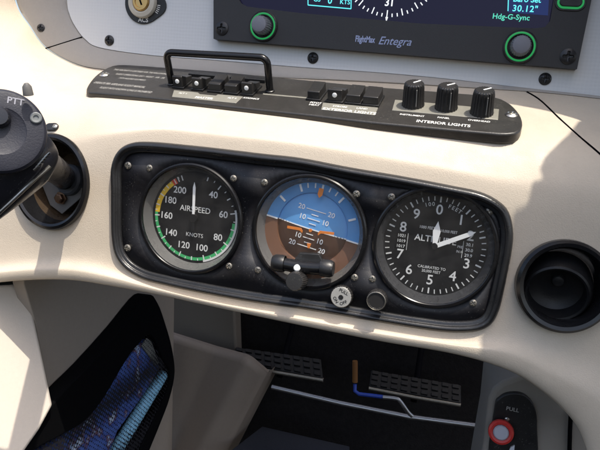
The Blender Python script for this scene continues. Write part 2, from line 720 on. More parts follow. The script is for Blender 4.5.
hole = inset(rim2, 4.5)
VL = P(52, 182, 0)        # left opening
VR = P(563, 285, 0)       # right vent
keep = []
for f in faces:
    c = (verts[f[0]] + verts[f[2]]) / 2
    if c.y < 20:
        if -300 < c.x < 80 and -100 < c.z < 80 and inside(hole, c.x, c.z):
            continue
        if math.hypot((c.x - VL.x) / 36.0, (c.z - VL.z) / 40.0) < 1 and c.y < 15:
            continue
        if math.hypot(c.x - VR.x, c.z - VR.z) < 30 and c.y < 15:
            continue
    keep.append(f)
bol = thing('dashboard_bolster', 'wide cream padded bolster across the cockpit holding the three round gauges', 'dashboard', (-100, 40, -60))
bm = bmesh.new()
bv = [bm.verts.new(v) for v in verts]
for f in keep:
    bm.faces.new([bv[i] for i in f])
bmesh.ops.delete(bm, geom=[v for v in bm.verts if not v.link_faces], context='VERTS')
part('padded_shell', bm, M_cream, bol, sharp=60)


def seam(pxs, r=.7, sink=.25, m=M_deepblack, name='seam'):
    pts = []
    for x, y in pxs:
        l, n = hit(x, y)
        pts.append(l + n * (-sink))
    bm = bmesh.new()
    add_tube(bm, resample(spline(pts, 8), 40, False), r, 8)
    return part(name, bm, m, bol)


seam([(527, 90.5), (540, 100), (560, 119), (580, 137), (600, 154), (628, 181), (665, 222), (690, 262)], 1.0, .3)

# trim band round the bay of the upper panel
fo = [(64, -60), (67, 0), (69.5, 14), (75, 26), (85, 39), (100, 47.5), (150, 55), (215, 60), (300, 67), (380, 72.5), (450, 79), (505, 85.5), (545, 90),
      (600, 96), (670, 106), (730, 116)]
bm = bmesh.new()
A = [P(x, y, 100) for x, y in [c[0] for c in cols]]
B_ = [P(x, y, 107) for x, y in fo]
rowsT = []
for k, (t, dy) in enumerate(((0, 3), (.03, -.5), (.12, -1.6), (.5, -1.2), (.85, -1.2), (.97, -.4), (1, 3))):
    rowsT.append(spline([a.lerp(b, t) + Vector((0, dy, 0)) for a, b in zip(A, B_)], 14))
g = [[bm.verts.new(v) for v in r_] for r_ in rowsT]
for a, b in zip(g, g[1:]):
    for i in range(len(a) - 1):
        bm.faces.new((a[i], a[i + 1], b[i + 1], b[i]))
trim = part('bay_trim', bm, M_greytrim, bol, sharp=60)
bm = bmesh.new()
add_tube(bm, [P(45.5, 48.4, 98.6), P(52, 46.5, 99.6), P(63, 43, 101.9), P(75, 39.2, 104.2), P(82, 37, 105.6)], .6, 8)
part('trim_seam', bm, M_deepblack, bol)
bigscrew = screw_mesh('screw', 5.4, M_darkscrew, dome=.3)
midscrew = screw_mesh('screw', 4.2, M_darkscrew, dome=.3)
part_at('screw', midscrew, bol, frame(P(41, 28, 100.0), (.25, -1, .1)))

# ================================================================== upper panel
pan = thing('instrument_panel', 'pale grey upper instrument panel around the wide screen, set back above the switches', 'panel', P(300, 40, 110))
bm = bmesh.new()
pl = [(v.x, v.z) for v in (P(x, y, 106) for x, y in fo)]
pl = [(v.x, v.y) for v in spline([Vector(p) for p in pl], 6)]
top = P(300, -90, 106).z
add_prism(bm, pl + [(pl[-1][0] + 20, top), (pl[0][0] - 10, top)], -112, -106, Matrix(((1, 0, 0, 0), (0, 0, -1, 0), (0, 1, 0, 0), (0, 0, 0, 1))))
part('faceplate', bm, M_face, pan)
for (x, y) in ((109.5, 40.5), (313, 58), (545, 79)):
    part_at('screw', bigscrew, pan, FY(P(x, y, 106)))

# ---- wide display
dis = thing('flight_display', 'wide black flight display with lit blue screen and green ringed knobs', 'display', P(395, 60, 98))
FD = FY((0, 0, 0))


def dpoly(pxs, Y):
    return [(v.x, v.z) for v in (P(x, y, Y) for x, y in pxs)]


bm = bmesh.new()
YD = 96
outl = dpoly([(213.5, -60), (213.5, 38.8), (577, 69), (604, -60)], YD)
scr = dpoly([(233, -60), (238, -2), (241, 3), (247, 6.5), (300, 13), (420, 23.5), (535, 28.3), (545, 27), (550, 21), (554, -2), (566, -60)], YD)


def ring_plate(bm, outer, inner, y0, y1):
    """plate with one opening (front at y0, back at y1)"""
    for y in (y0, y1):
        vo = [bm.verts.new((p[0], y, p[1])) for p in outer]
        vi = [bm.verts.new((p[0], y, p[1])) for p in inner]
        e = [bm.edges.new((l[i], l[(i + 1) % len(l)])) for l in (vo, vi) for i in range(len(l))]
        bmesh.ops.triangle_fill(bm, edges=e, use_beauty=True, use_dissolve=False)
        if y == y0:
            fo_, fi_ = vo, vi
        else:
            for l0, l1 in ((fo_, vo), (fi_, vi)):
                for i in range(len(l0)):
                    j = (i + 1) % len(l0)
                    bm.faces.new((l0[i], l0[j], l1[j], l1[i]))


ring_plate(bm, outl, scr, YD, 106)
part('bezel', bm, M_bezel, dis, bevel=.8)
bm = bmesh.new()
big = [(x * 1.0, z) for x, z in scr]
add_prism(bm, big, -103, -99.5, Matrix(((1, 0, 0, 0), (0, 0, 1, 0), (0, 1, 0, 0), (0, 0, 0, 1))) @ Matrix.Diagonal((1, 1, -1, 1)))
scrn = part('screen', bm, M_screen, dis)
YS = 99.3


def quad_on(bm, pxs, Y, th=.05):
    v = [P(x, y, Y) for x, y in pxs]
    a = [bm.verts.new(p) for p in v]
    b = [bm.verts.new(p + Vector((0, th, 0))) for p in v]
    n = len(v)
    bm.faces.new(a)
    bm.faces.new(b[::-1])
    for i in range(n):
        bm.faces.new((a[i], a[(i + 1) % n], b[(i + 1) % n], b[i]))


bm = bmesh.new()
quad_on(bm, [(509, -40), (508, 12.5), (548, 15.5), (551, -40)], YS)
part('screen_field', bm, M_screen2, scrn)


def pxframe(px, py, Y):
    """frame facing the viewer at this spot with mm per pixel known"""
    p = P(px, py, Y)
    return FY(p), (p - CAM).dot(FWD) / FPX


bm = bmesh.new()
F, k = pxframe(345, 2.2, YS - .1)
add_text(bm, 'KTS', 6.2 * k, F, bold=.01)
F, k = pxframe(330, .8, YS - .1)
add_text(bm, '0', 9 * k, F, bold=.015)
F, k = pxframe(317, -.5, YS - .1)
add_text(bm, 'GS', 6.2 * k, F, bold=.01)
for a, b in (((308, -20), (308, 5)), ((308, 5), (351, 8.8)), ((351, 8.8), (351.5, -20)), ((351.5, -20), (308, -20))):
    add_tube(bm, [P(*a, YS - .15), P(*b, YS - .15)], .45, 6)
part('speed_readout', bm, M_cyan, scrn)
bm = bmesh.new()
F, k = pxframe(525, 9, YS - .15)
add_text(bm, '30.12"', 8.6 * k, F, bold=.015, spacing=1.1)
F, k = pxframe(527, -.3, YS - .15)
add_text(bm, 'Baro Set', 7.6 * k, F, bold=.02)
add_tube(bm, [P(509, -20, YS - .15), P(508, 11, YS - .15)], .4, 6)
part('pressure_readout', bm, M_cyan, scrn)
bm = bmesh.new()
F, k = pxframe(511, 17.2, YS - .15)
add_text(bm, 'Hdg-G-Sync', 7.2 * k, F, bold=.015, spacing=1.02)
part('green_readout', bm, M_scrgreen, scrn)
bm = bmesh.new()
F = FY(P(393, -36, YS - .1))
for a in range(90, 271, 6):
    add_tick(bm, F, a, 43 if a % 18 else 40, 46, .9)
add_text(bm, '31', 9, shift(F, 1, -33.5), bold=.02)
add_prism(bm, [(-1.2, -46), (1.2, -46), (0, -51)], .02, .15, F)
part('compass_arc', bm, M_scrwhite, scrn)


def soft_knob(name, px, py, r, h, parent, m, Y, tilt=(0, -1, 0)):
    bm = bmesh.new()
    F = frame(P(px, py, Y), tilt)
    add_lathe(bm, [(r, -1), (r, h * .55), (r * .96, h * .8), (r * .84, h * .95), (r * .6, h), (0, h)], F, 48, flute=24, fdepth=r * .05)
    return part(name, bm, m, parent)


kl = soft_knob('knob', 263.5, 26.5, 8.6, 15, dis, M_knobgrey, YD)
kr = soft_knob('knob', 520, 47, 8.6, 15, dis, M_knobgrey, YD)
for (x, y, kb) in ((263.5, 26.5, kl), (520, 47, kr)):
    F = FY(P(x, y, YD))
    bm = bmesh.new()
    add_lathe(bm, [(14.2, -.5), (14.2, 1.6), (13.2, 2.4), (10.4, 2.4), (9.9, 1.5), (9.9, -.5)], F, 64)
    part('knob_collar', bm, M_black, kb)
    bm = bmesh.new()
    add_lathe(bm, [(10.9, 2.3), (11.0, 2.7), (11.7, 2.9), (12.4, 2.7), (12.6, 2.3)], F, 64)
    part('lit_ring', bm, M_led, kb)
# pill button, upper right
F = FY(P(570.5, 2.5, YD))


def pill(w, h, n=10):
    r = h / 2
    return [(w / 2 - r + r * math.cos(a), r * math.sin(a)) for a in [(-PI / 2 + PI * i / n) for i in range(n + 1)]] + \
           [(-w / 2 + r + r * math.cos(a), r * math.sin(a)) for a in [(PI / 2 + PI * i / n) for i in range(n + 1)]]


bm = bmesh.new()
add_prism(bm, pill(25, 14), -.5, .9, F)
bt = part('button', bm, M_black, dis, bevel=.4)
bm = bmesh.new()
add_prism(bm, pill(21.5, 11), .9, 1.6, F)
part('lit_ring', bm, M_led, bt, bevel=.3)
bm = bmesh.new()
add_prism(bm, pill(18, 7.5), 1.2, 3.2, F)
part('key_cap', bm, M_black, bt, bevel=.6)
for x, y in ((222, 28.5), (568, 56.5)):
    part_at('screw', screw_mesh('screw', 6.6, M_darkscrew, dome=.22), dis, FY(P(x, y, YD)))
bm = bmesh.new()
F, k = pxframe(365, 39.5, YD)
add_text(bm, 'FlightMax', 8.4 * k, rot2(F, 0), bold=.028, sx=.62, spacing=.98)
F, k = pxframe(394.5, 41.5, YD)
add_text(bm, 'Entegra', 11 * k, rot2(F, R(1)), shear=.35, sx=.98, bold=.004)
part('lettering', bm, M_logo, dis)

# ---- ignition key switch, cut by the top of the frame
ign = thing('ignition_switch', 'round key switch with ivory ring on a black ACS placard, top left of pale panel', 'key switch', P(143, 3, 106))
F = FY(P(144, 3, 106))
bm = bmesh.new()
pts = []
for i in range(48):
    a = 2 * PI * i / 48
    rr = 21 + 5 * max(0, math.cos(a - R(-8))) ** 10
    pts.append((rr * math.cos(a), rr * math.sin(a)))
add_prism(bm, pts, -.3, 1.5, F)
part('placard', bm, M_black, ign, bevel=.4)
bm = bmesh.new()
add_text(bm, 'ACS', 6.2, shift(F, 1, -17, 1.5), bold=.02)
for i in range(5):
    add_tick(bm, shift(F, 0, 0, 1.5), 96 + i * 6, 16.2, 19.5, .7)
part('lettering', bm, M_label, ign)
bm = bmesh.new()
add_lathe(bm, [(15.5, 1), (15.5, 4), (14.5, 6), (11, 7), (9.6, 6.2), (9.2, 2)], F, 64)
part('ivory_ring', bm, M_ivory, ign)
bm = bmesh.new()
add_lathe(bm, [(9.2, 1), (9.2, 6.5), (8, 8), (6, 8), (5.6, 7.2), (0, 7.2)], F, 48)
kc = part('key_barrel', bm, M_brass, ign)
bm = bmesh.new()
add_box(bm, 0, 0, 7.4, 1.4, 7, .8, rot2(F, R(25)))
part('key_slot', bm, M_deepblack, kc)

# ================================================================== switch plate on the shelf
sh = [hit(x, y)[0] for x, y in ((160, 95), (220, 95), (300, 100), (380, 106), (450, 110), (120, 90), (300, 115), (220, 85), (400, 92))]
c0 = sum(sh, Vector()) / len(sh)
# least squares plane z = a x + b y + c
import numpy as np
Am = np.array([[p.x, p.y, 1] for p in sh])
sol = np.linalg.lstsq(Am, np.array([p.z for p in sh]), rcond=None)[0]
PN = Vector((-sol[0], -sol[1], 1)).normalized()
P0 = c0 + PN * 5.0
UX = (Vector((1, 0, 0)) - PN * PN.x).normalized()
FP = frame(P0, PN, PN.cross(UX) if False else Vector((0, 1, 0)))


def pp(px, py, lift=0):
    """point on the plate top (frame coordinates)"""
    w = on(px, py, P0 + PN * lift, PN)
    return FP.inverted() @ w


def pw(px, py, lift=0):
    return on(px, py, P0 + PN * lift, PN)


swp = thing('switch_panel', 'long black switch plate with rounded ends lying on the sunlit cream shelf', 'switch panel', P0)
pl_px = [(86, 91), (87.5, 85.5), (93, 78), (100, 72), (110, 66.5), (124, 64.5), (168, 67.5), (220, 71.5), (277, 77), (370, 86), (440, 91.5), (490, 96), (507, 101.5), (517, 110),
         (522, 119), (522, 127), (517, 132.5), (505, 134), (490, 133), (450, 129.5), (370, 122), (310, 115), (240, 107.5), (160, 98.5), (100, 93), (90, 92.5)]
loop = [Vector((q.x, q.y)) for q in (pp(x, y) for x, y in pl_px)]
loop = resample(spline(loop, 8, True), 150)
bm = bmesh.new()
add_prism(bm, [(v.x, v.y) for v in loop], -9, 0, FP)
plate = part('plate', bm, M_switchplate, swp, bevel=1.6)
psc = screw_mesh('screw', 5.0, M_steel, dome=.35)
for x, y in ((104.5, 75), (511.5, 115)):
    part_at('screw', psc, swp, frame(pw(x, y), PN, Vector((.3, 1, 0))))


def pf(px, py, lift=0):
    """frame on the plate: x along the plate, y up the slope"""
    F = FP.copy()
    F.translation = pw(px, py, lift)
    return F


def along(px0, py0, px1, py1):
    a, b = pp(px0, py0), pp(px1, py1)
    return math.atan2(b.y - a.y, b.x - a.x)


ANG = along(174, 95, 480, 125)
bm = bmesh.new()
for (x, y, s, sz) in ((114, 69.6, 'THIS AIRCRAFT IS CERTIFIED FOR THE FOLLOWING', 6.4), (116, 74.0, 'FLIGHT OPERATIONS: DAY - NIGHT - VFR - IFR', 6.4), (119, 78, '(WITH REQUIRED EQUIPMENT)', 5.2),
                      (94, 82.5, 'OPERATE PER AIRPLANE FLIGHT MANUAL', 7.4), (100, 87.5, 'FLIGHT INTO KNOWN ICING IS PROHIBITED', 6.8)):
    add_text(bm, s, sz * .8, rot2(pf(x, y), ANG), align='LEFT', bold=.012, sx=.5, spacing=1.05)
part('operating_placard', bm, M_dim, plate)
for (x, y, s, sz, sx) in ((443, 123.6, 'INTERIOR LIGHTS', 6.2, .86), (412, 115.4, 'INSTRUMENT', 3.7, .9), (443.5, 118, 'PANEL', 3.7, .9), (479, 121, 'OVERHEAD', 3.7, .9),
                          (315, 104, 'PITOT\nHEAT', 4.2, .9), (251, 98.5, 'AVIONICS', 4.0, .85), (169.8, 84, 'BAT', 3.6, .9)):
    bm = bmesh.new()
    add_text(bm, s, sz, rot2(pf(x, y), ANG), bold=.02, sx=sx)
    part('lettering', bm, M_label, plate)


def placard(pxs, words, name='silver_placard', h=.5):
    bm = bmesh.new()
    add_prism(bm, [(q.x, q.y) for q in (pp(x, y) for x, y in pxs)], -.2, h, FP)
    o = part(name, bm, M_silver, swp, bevel=.3)
    bm = bmesh.new()
    for (x, y, s, sz) in words:
        add_text(bm, s, sz, rot2(pf(x, y, h), ANG), bold=.02, sx=.95)
    part('lettering', bm, M_label, o)
    return o


placard([(174, 90.5), (198, 92.8), (200, 94.5), (216, 96), (218, 94.7), (243, 97), (236, 103.5), (172, 97.2)], [(204, 98, 'MASTER', 5.2), (183, 93.4, 'ALT 1', 3.6), (232, 98.2, 'ALT 2', 3.6)])
placard([(323, 103), (378, 108), (375, 115.5), (321, 110)], [(349, 111.2, 'EXTERIOR LIGHTS', 6.0), (340, 106.7, 'STROBE', 3.8), (362, 108.6, 'LAND', 3.8)])
# dull silver base under the dimmers and a bright strip
bm = bmesh.new()
add_prism(bm, [(q.x, q.y) for q in (pp(x, y) for x, y in ((395, 100), (499, 109.5), (498, 120), (392, 110.5)))], -.2, .4, FP)
part('dimmer_base', bm, M_silver, swp, bevel=.3)
bm = bmesh.new()
add_prism(bm, [(q.x, q.y) for q in (pp(x, y) for x, y in ((263, 93.6), (308, 97.6), (308, 98.8), (263, 94.8)))], -.2, .3, FP)
part('bright_strip', bm, M_silver, swp)


def rocker(px, py, w, l, up, dot):
    """rocker switch: wedge paddle in a low collar; up = pressed-on side lifted"""
    F = rot2(pf(px, py), ANG)
    bm = bmesh.new()
    add_box(bm, 0, 0, .8, w + 2.4, l + 2.4, 2.2, F)
    col = part('switch', bm, M_black, swp, bevel=.4)
    bm = bmesh.new()
    a, b = (11.5, 6.0) if up else (8.0, 10.0)
    prof = [(-l / 2, 1), (-l / 2 + .6, a), (-l / 2 + 2.4, a + .6), (0, (a + b) / 2 - .8), (l / 2 - .6, b), (l / 2, 1)]
    vs = []
    for x in (-w / 2, w / 2):
        vs.append([bm.verts.new(F @ Vector((x, y, z))) for y, z in prof])
    n = len(prof)
    for i in range(n):
        bm.faces.new((vs[0][i], vs[0][(i + 1) % n], vs[1][(i + 1) % n], vs[1][i]))
    bm.faces.new(vs[0])
    bm.faces.new(vs[1][::-1])
    part('paddle', bm, M_knob, col, bevel=.5)
    if dot:
        bm = bmesh.new()
        p = F @ Vector((0, -l / 2 + .15, a * .62))
        d = (F.to_3x3() @ Vector((0, -1, .12))).normalized()
        add_lathe(bm, [(2.1, -.5), (2.1, .25), (1.7, .5), (0, .55)], frame(p, d), 20)
        part('indicator_dot', bm, M_white, col)


for (x, y, w, up, dot) in ((183.5, 84.5, 10, 1, 1), (202.5, 86.5, 10, 1, 1), (219.5, 88.3, 12, 0, 0), (235.5, 90, 12, 0, 0), (251.5, 91.2, 10, 1, 1),
                           (317, 96, 11, 0, 0), (338, 98.2, 13, 1, 1), (356, 99.8, 12, 0, 0), (373, 101.5, 13, 0, 0)):
    rocker(x, y, w, 20, up, dot)
# breaker-like bar behind the master rockers
bm = bmesh.new()
for (x0, y0, x1, y1) in ((190, 75.5, 226, 78.5), (231, 79, 266, 82)):
    a, b = pp(x0, y0), pp(x1, y1)
    t = math.atan2(b.y - a.y, b.x - a.x)
    F = rot2(pf((x0 + x1) / 2, (y0 + y1) / 2), t)
    add_box(bm, 0, 0, 1.6, (b - a).length, 7, 3.6, F)
part('switch_guard_strip', bm, M_black, swp, bevel=.5)


def dimmer(px, py, r=9.3, h=20.5, ang=0):
    F = pf(px, py)
    bm = bmesh.new()
    add_lathe(bm, [(r * 1.02, .4), (r * 1.02, h * .1), (r * .98, h * .13), (r * .92, h * .8), (r * .86, h * .95), (r * .74, h), (0, h - .4)], F, 96, flute=20, fdepth=r * .07)
    kb = part('dimmer_knob', bm, M_knob, swp)
    bm = bmesh.new()
    Fk = rot2(F, ang)
    add_box(bm, 0, r * .30, h + .05, 1.3, r * .8, .5, Fk)
    part('pointer_mark', bm, M_white, kb, bevel=.15)
    bm = bmesh.new()
    add_box(bm, r * .35, -r * .93, h * .5, .5, .7, h * .7, F)
    part('side_line', bm, M_dim, kb)


for (x, y, a) in ((413, 105.5, -.8), (446, 108.5, -.9), (481.5, 113.5, -.9)):
    dimmer(x, y, ang=a)

# bent guard handle, standing square to the plate
hp = []
fa, fb = pw(172, 84.5), pw(270, 91.5)
H = 31.5
ta, tb = fa + PN * H, fb + PN * H
ax = (fb - fa).normalized()
rr = 6.5
for i in range(0, 7):
    hp.append(fa + PN * (H - rr) * i / 6)
for i in range(1, 8):
    a = PI / 2 * i / 8
    hp.append(fa + PN * (H - rr) + ax * rr * (1 - math.cos(a)) + PN * rr * math.sin(a))
for i in range(0, 13):
    hp.append((ta + ax * rr).lerp(tb - ax * rr, i / 12))
for i in range(1, 8):
    a = PI / 2 * i / 8
    hp.append(tb - ax * rr * (1 - math.sin(a)) - PN * rr * (1 - math.cos(a)))
for i in range(0, 7):
    hp.append(fb + PN * (H - rr) * (1 - i / 6))
bm = bmesh.new()
add_tube(bm, hp, 3.3, 20)
hd = part('guard_handle', bm, M_blackgloss, swp)
for f0 in (fa, fb):
    bm = bmesh.new()
    F = frame(f0, PN, Vector((0, 1, 0)))
    add_lathe(bm, [(4.4, -.3), (4.4, 1.2), (3.6, 1.8), (2.6, 1.8)], F, 24)
    part('handle_foot', bm, M_black, hd)

# ================================================================== gauge panel
gp = thing('gauge_panel', 'black gauge plate with thick rounded black rim set in the cream bolster', 'gauge panel', (-100, 0, -10))
bm = bmesh.new()
prof = [(0, 4), (-.2, -.5), (.4, -3.2), (1.6, -5.2), (3.2, -6.0), (4.6, -5.6), (5.5, -4.4), (5.8, -3.2), (6.4, -2.9), (8.0, -2.7), (8.8, -2.0), (9.0, 2.5)]
rows = []
for off, y in prof:
    rows.append([bm.verts.new((v.x, y, v.y)) for v in (inset(rim2, off) if off else rim2)])
for a, b in zip(rows, rows[1:]):
    n = len(a)
    for i in range(n):
        bm.faces.new((a[i], a[(i + 1) % n], b[(i + 1) % n], b[i]))
part('rim', bm, M_rim, gp, sharp=60)

GA = P(189, 219.4, -3)
GI = P(308, 233, -3)
GT = P(434, 248, -3)
for g_ in (GA, GI, GT):
    g_.y = 0
RO = 48.6
plo = inset(rim2, 7.8)
bm = bmesh.new()
vo = [bm.verts.new((v.x, 0, v.y)) for v in resample(plo, 160)]
edges = [bm.edges.new((vo[i], vo[(i + 1) % 160])) for i in range(160)]
for g_ in (GA, GI, GT):
    ci = [bm.verts.new((g_.x + 46.2 * math.cos(2 * PI * i / 72), 0, g_.z + 46.2 * math.sin(2 * PI * i / 72))) for i in range(72)]
    edges += [bm.edges.new((ci[i], ci[(i + 1) % 72])) for i in range(72)]
bmesh.ops.triangle_fill(bm, edges=edges, use_beauty=True, use_dissolve=False)
o = part('mounting_plate', bm, M_plate, gp)
md = o.modifiers.new('thick', 'SOLIDIFY')
md.thickness = .002
md.offset = -1
# bed behind the plate, so that nothing shows through
pscrew = screw_mesh('screw', 3.3, M_dullsteel, dome=.3)
for x, y in ((128, 165.5), (127.5, 248)):
    part_at('screw', pscrew, gp, FY(P(x, y, -.2)))
gscrew = screw_mesh('screw', 2.9, M_dullsteel, dome=.3)


def gauge(name, label, c, screws, ringm=M_ring, dialm=M_dial, dial=True):
    t = thing(name, label, 'gauge', c)
    F = FY(c)
    bm = bmesh.new()
    add_lathe(bm, [(46, -14), (46, -.2), (RO - .3, .1), (RO, 1.0), (RO - .5, 2.6), (RO - 1.6, 3.4), (RO - 3, 3.4), (RO - 3.6, 2.8), (RO - 3.7, .5)], F, 128)
    part('bezel', bm, M_blackgloss, t)
    bm = bmesh.new()
    add_lathe(bm, [(RO - 3.7, .6), (RO - 4.4, -1), (RO - 8.2, -8.7)], F, 128)
    part('inner_ring', bm, ringm, t)
    d = None
    if dial:
        bm = bmesh.new()
        add_lathe(bm, [(RO - 6.5, -9.5), (RO - 6.5, -8.4), (0, -8.4)], F, 96)
        d = part('dial', bm, dialm, t)
    for x, y in screws:
        part_at('screw', gscrew, t, rot2(FY(P(x, y, 0)), random.uniform(0, 1.5)))
    return t, F, d


def glass(t, F):
    bm = bmesh.new()
    r = RO - 3.75
    add_lathe(bm, [(0, .2), (r, .2), (r, 1.4), (0, 1.4)], F, 96)
    part('glass', bm, M_glass, t)


# ---- airspeed
asi, F, dl = gauge('airspeed_indicator', 'round airspeed gauge with white needle and green and yellow arcs, beside the rounded rim end', GA,
                   ((149.5, 168), (233.5, 178.5), (229, 266)))
FD_ = shift(F, 0, 0, -8.4)
tab = [(40, 36), (60, 77), (80, 122), (100, 162), (120, 199), (140, 233), (160, 266.5), (180, 297), (200, 325)]


def kts(v):
    for (a, x), (b, y) in zip(tab, tab[1:]):
        if v <= b or b == 200:
            return x + (y - x) * (v - a) / (b - a)


bm = bmesh.new()
for v, a in tab:
    x, y = clock(a)
    add_text(bm, str(v), 8.2, shift(FD_, x * 27.3, y * 27.3), bold=.015)
add_text(bm, 'AIRSPEED', 7.0, shift(FD_, 0, 7.2), bold=.005, sx=.98)
add_text(bm, 'KNOTS', 5.0, shift(FD_, 1, -15.5))
for v in range(30, 206, 5):
    a = kts(max(v, 20))
    add_tick(bm, FD_, a, 33.8 if v % 20 == 0 else (34.8 if v % 10 == 0 else 36.4), 38.2, 1.0 if v % 10 == 0 else .7, h=.3)
add_arc(bm, FD_, kts(58), kts(101), 38.1, 39.9, .12)
add_tick(bm, FD_, 331, 34, 38.5, 1.0, .3)
add_tick(bm, FD_, 337, 34, 38.5, 1.0, .3)
part('markings', bm, M_label, dl)
bm = bmesh.new()
add_arc(bm, FD_, kts(66), kts(163), 35.4, 38.1, .12)
part('green_arc', bm, M_green, dl)
bm = bmesh.new()
add_arc(bm, FD_, kts(163), kts(197), 33.8, 38.1, .12)
part('yellow_arc', bm, M_yellow, dl)
bm = bmesh.new()
add_arc(bm, FD_, kts(197), kts(202), 33.4, 38.3, .14)
part('red_line', bm, M_redp, dl)
bm = bmesh.new()
Fn = rot2(shift(F, 0, 0, -5.5), R(2))
add_prism(bm, [(-1.1, 3), (1.1, 3), (1.2, 27), (0, 31.5), (-1.2, 27)], -.3, .3, Fn)
nd = part('needle', bm, M_white, asi)
bm = bmesh.new()
add_lathe(bm, [(0, .8), (3.4, .7), (3.8, 0), (3.8, -2.5)], Fn, 32)
add_prism(bm, [(-1.2, 0), (1.2, 0), (1.4, -12), (-1.4, -12)], -.35, .2, Fn)
part('needle_hub', bm, M_dial, nd)
glass(asi, F)

# ---- attitude indicator
adi, F, _ = gauge('attitude_indicator', 'round artificial horizon gauge, blue over brown, between the other two gauges', GI,
                  ((264.5, 182.5), (356.5, 194), (258, 270), (354.5, 277.5)), dial=False)
BK = R(-9.5)                                     # bank shown by the ball
FB = rot2(shift(F, 0, 1.6, 0), BK)
dome = [(30.2, -11.5), (27, -10.3), (22, -9.0), (14, -7.7), (6, -7.1), (0, -7.0)]
bm = bmesh.new()
add_lathe(bm, dome, FB, 48, 0, PI)
sk = part('sky_half', bm, M_sky, adi, sharp=80)
bm = bmesh.new()
add_lathe(bm, dome, FB, 48, PI, 2 * PI)
er = part('earth_half', bm, M_earth, adi, sharp=80)
bm = bmesh.new()
add_lathe(bm, [(29.8, -11.8), (30.4, -9.4), (33, -8.8), (42.4, -8.2)], FB, 48, 0, PI)
part('sky_ring', bm, M_sky2, adi, sharp=60)
bm = bmesh.new()
add_lathe(bm, [(29.8, -11.8), (30.4, -9.4), (33, -8.8), (42.4, -8.2)], FB, 48, PI, 2 * PI)
part('earth_ring', bm, M_earth2, adi, sharp=60)
bm = bmesh.new()
Fr = shift(FB, 0, 0, -8.55)
for a in (-60, -30, -20, -10, 0, 10, 20, 30, 60):
    add_tick(bm, Fr, a, 32.2 if a % 30 == 0 else 34.5, 38.4, 1.7 if a % 30 == 0 else 1.1, .5)
for sgn in (-1, 1):
    add_tick(bm, Fr, 90 * sgn, 30.6, 41, 1.2, .5)
for k in range(24):                              # horizon line over the dome
    x = -30 + 60 * (k + .5) / 24
    r = abs(x)
    h = -7.0 - 4.5 * (r / 30.2) ** 2.2
    add_box(bm, x, 0, h + .18, 2.6, .9, .3, FB)


def domeh(x, y):
    return -7.0 - 4.5 * (min(30, math.hypot(x, y)) / 30.2) ** 2.2 + .45


for y, w, s in ((16, 17, '20'), (8.3, 11, '10'), (-8.0, 10, '10'), (-15.5, 17, '20'), (12.2, 6, ''), (4.4, 6, ''), (-4.4, 6, ''), (-12, 6, '')):
    add_box(bm, 0, y, domeh(0, y), w, .65, .25, FB)
    if s:
        for sg in (-1, 1):
            add_text(bm, s, 6.0, shift(FB, sg * (w / 2 + 4.6), y, domeh(w / 2 + 4, y)), bold=.012)
part('markings', bm, M_white, adi)
bm = bmesh.new()
Fo = shift(F, .3, 1.2, -3.6)
for sg in (-1, 1):
    b2 = bmesh.new()
    add_prism(b2, [(sg * 6.5, -1.4), (sg * 8, .9), (sg * 20, 1.2), (sg * 20, -.9), (sg * 9, -1.2), (sg * 6.8, -3.2)], -.4, .4, Fo)
    part('wing_bar', b2, M_orange, adi)
add_lathe(bm, [(0, .6), (1.3, .5), (1.5, -.4)], Fo, 20)
part('centre_dot', bm, M_orange, adi)
bm = bmesh.new()
add_prism(bm, [(-2.0, 30.5), (2.0, 30.5), (2.0, 25), (0, 22.4), (-2.0, 25)], -.6, -.1, shift(FB, 0, 5.2, -4))
part('bank_pointer', bm, M_orange, adi)
bm = bmesh.new()
add_prism(bm, [(-1.8, -11), (1.8, -11), (.8, -15), (-.8, -15)], -.4, .4, Fo)
part('symbol_stem', bm, M_orange, adi)
# shroud, tube and knobs at the foot of the horizon gauge
bm = bmesh.new()
add_prism(bm, [(-9, -17), (8, -15.5), (14, -25), (13, -31), (-13, -31), (-14, -26)], -5, -.2, shift(F, 2.5, -1, 0))
part('symbol_shroud', bm, M_black, adi, bevel=1)
ta_, tb_ = P(278, 263, -5), P(328, 268.5, -5)
bm = bmesh.new()
N_ = 16
add_tube(bm, [ta_.lerp(tb_, i / N_) + Vector((0, 0, -1.2 * math.sin(PI * i / N_))) for i in range(N_ + 1)], 5.4, 20)
inc = part('inclinometer', bm, M_blackgloss, adi)
for p, q in ((ta_, tb_), (tb_, ta_)):
    bm = bmesh.new()
    d = (p - q).normalized()
    add_lathe(bm, [(6.6, -6), (7.2, -4), (7.2, 2), (5.8, 4.6), (0, 5.4)], frame(p, d), 32)
    part('end_cap', bm, M_black, inc)
bm = bmesh.new()
pc = ta_.lerp(tb_, .42) + Vector((0, -5.2, -1))
add_lathe(bm, [(0, .9), (2.2, .8), (2.9, .2), (2.9, -1)], frame(pc, (0, -1, .35)), 24)
part('white_ball', bm, M_label, inc)
bm = bmesh.new()
Fk = frame(P(299, 280, -6), (-.05, -1, .12))
add_lathe(bm, [(5, -8), (5, 0), (7.8, 0), (8.2, 1), (7.9, 12), (7, 13.6), (0, 13.8)], Fk, 72, flute=30, fdepth=.5)
part('setting_knob', bm, M_knob, adi)
glass(adi, F)

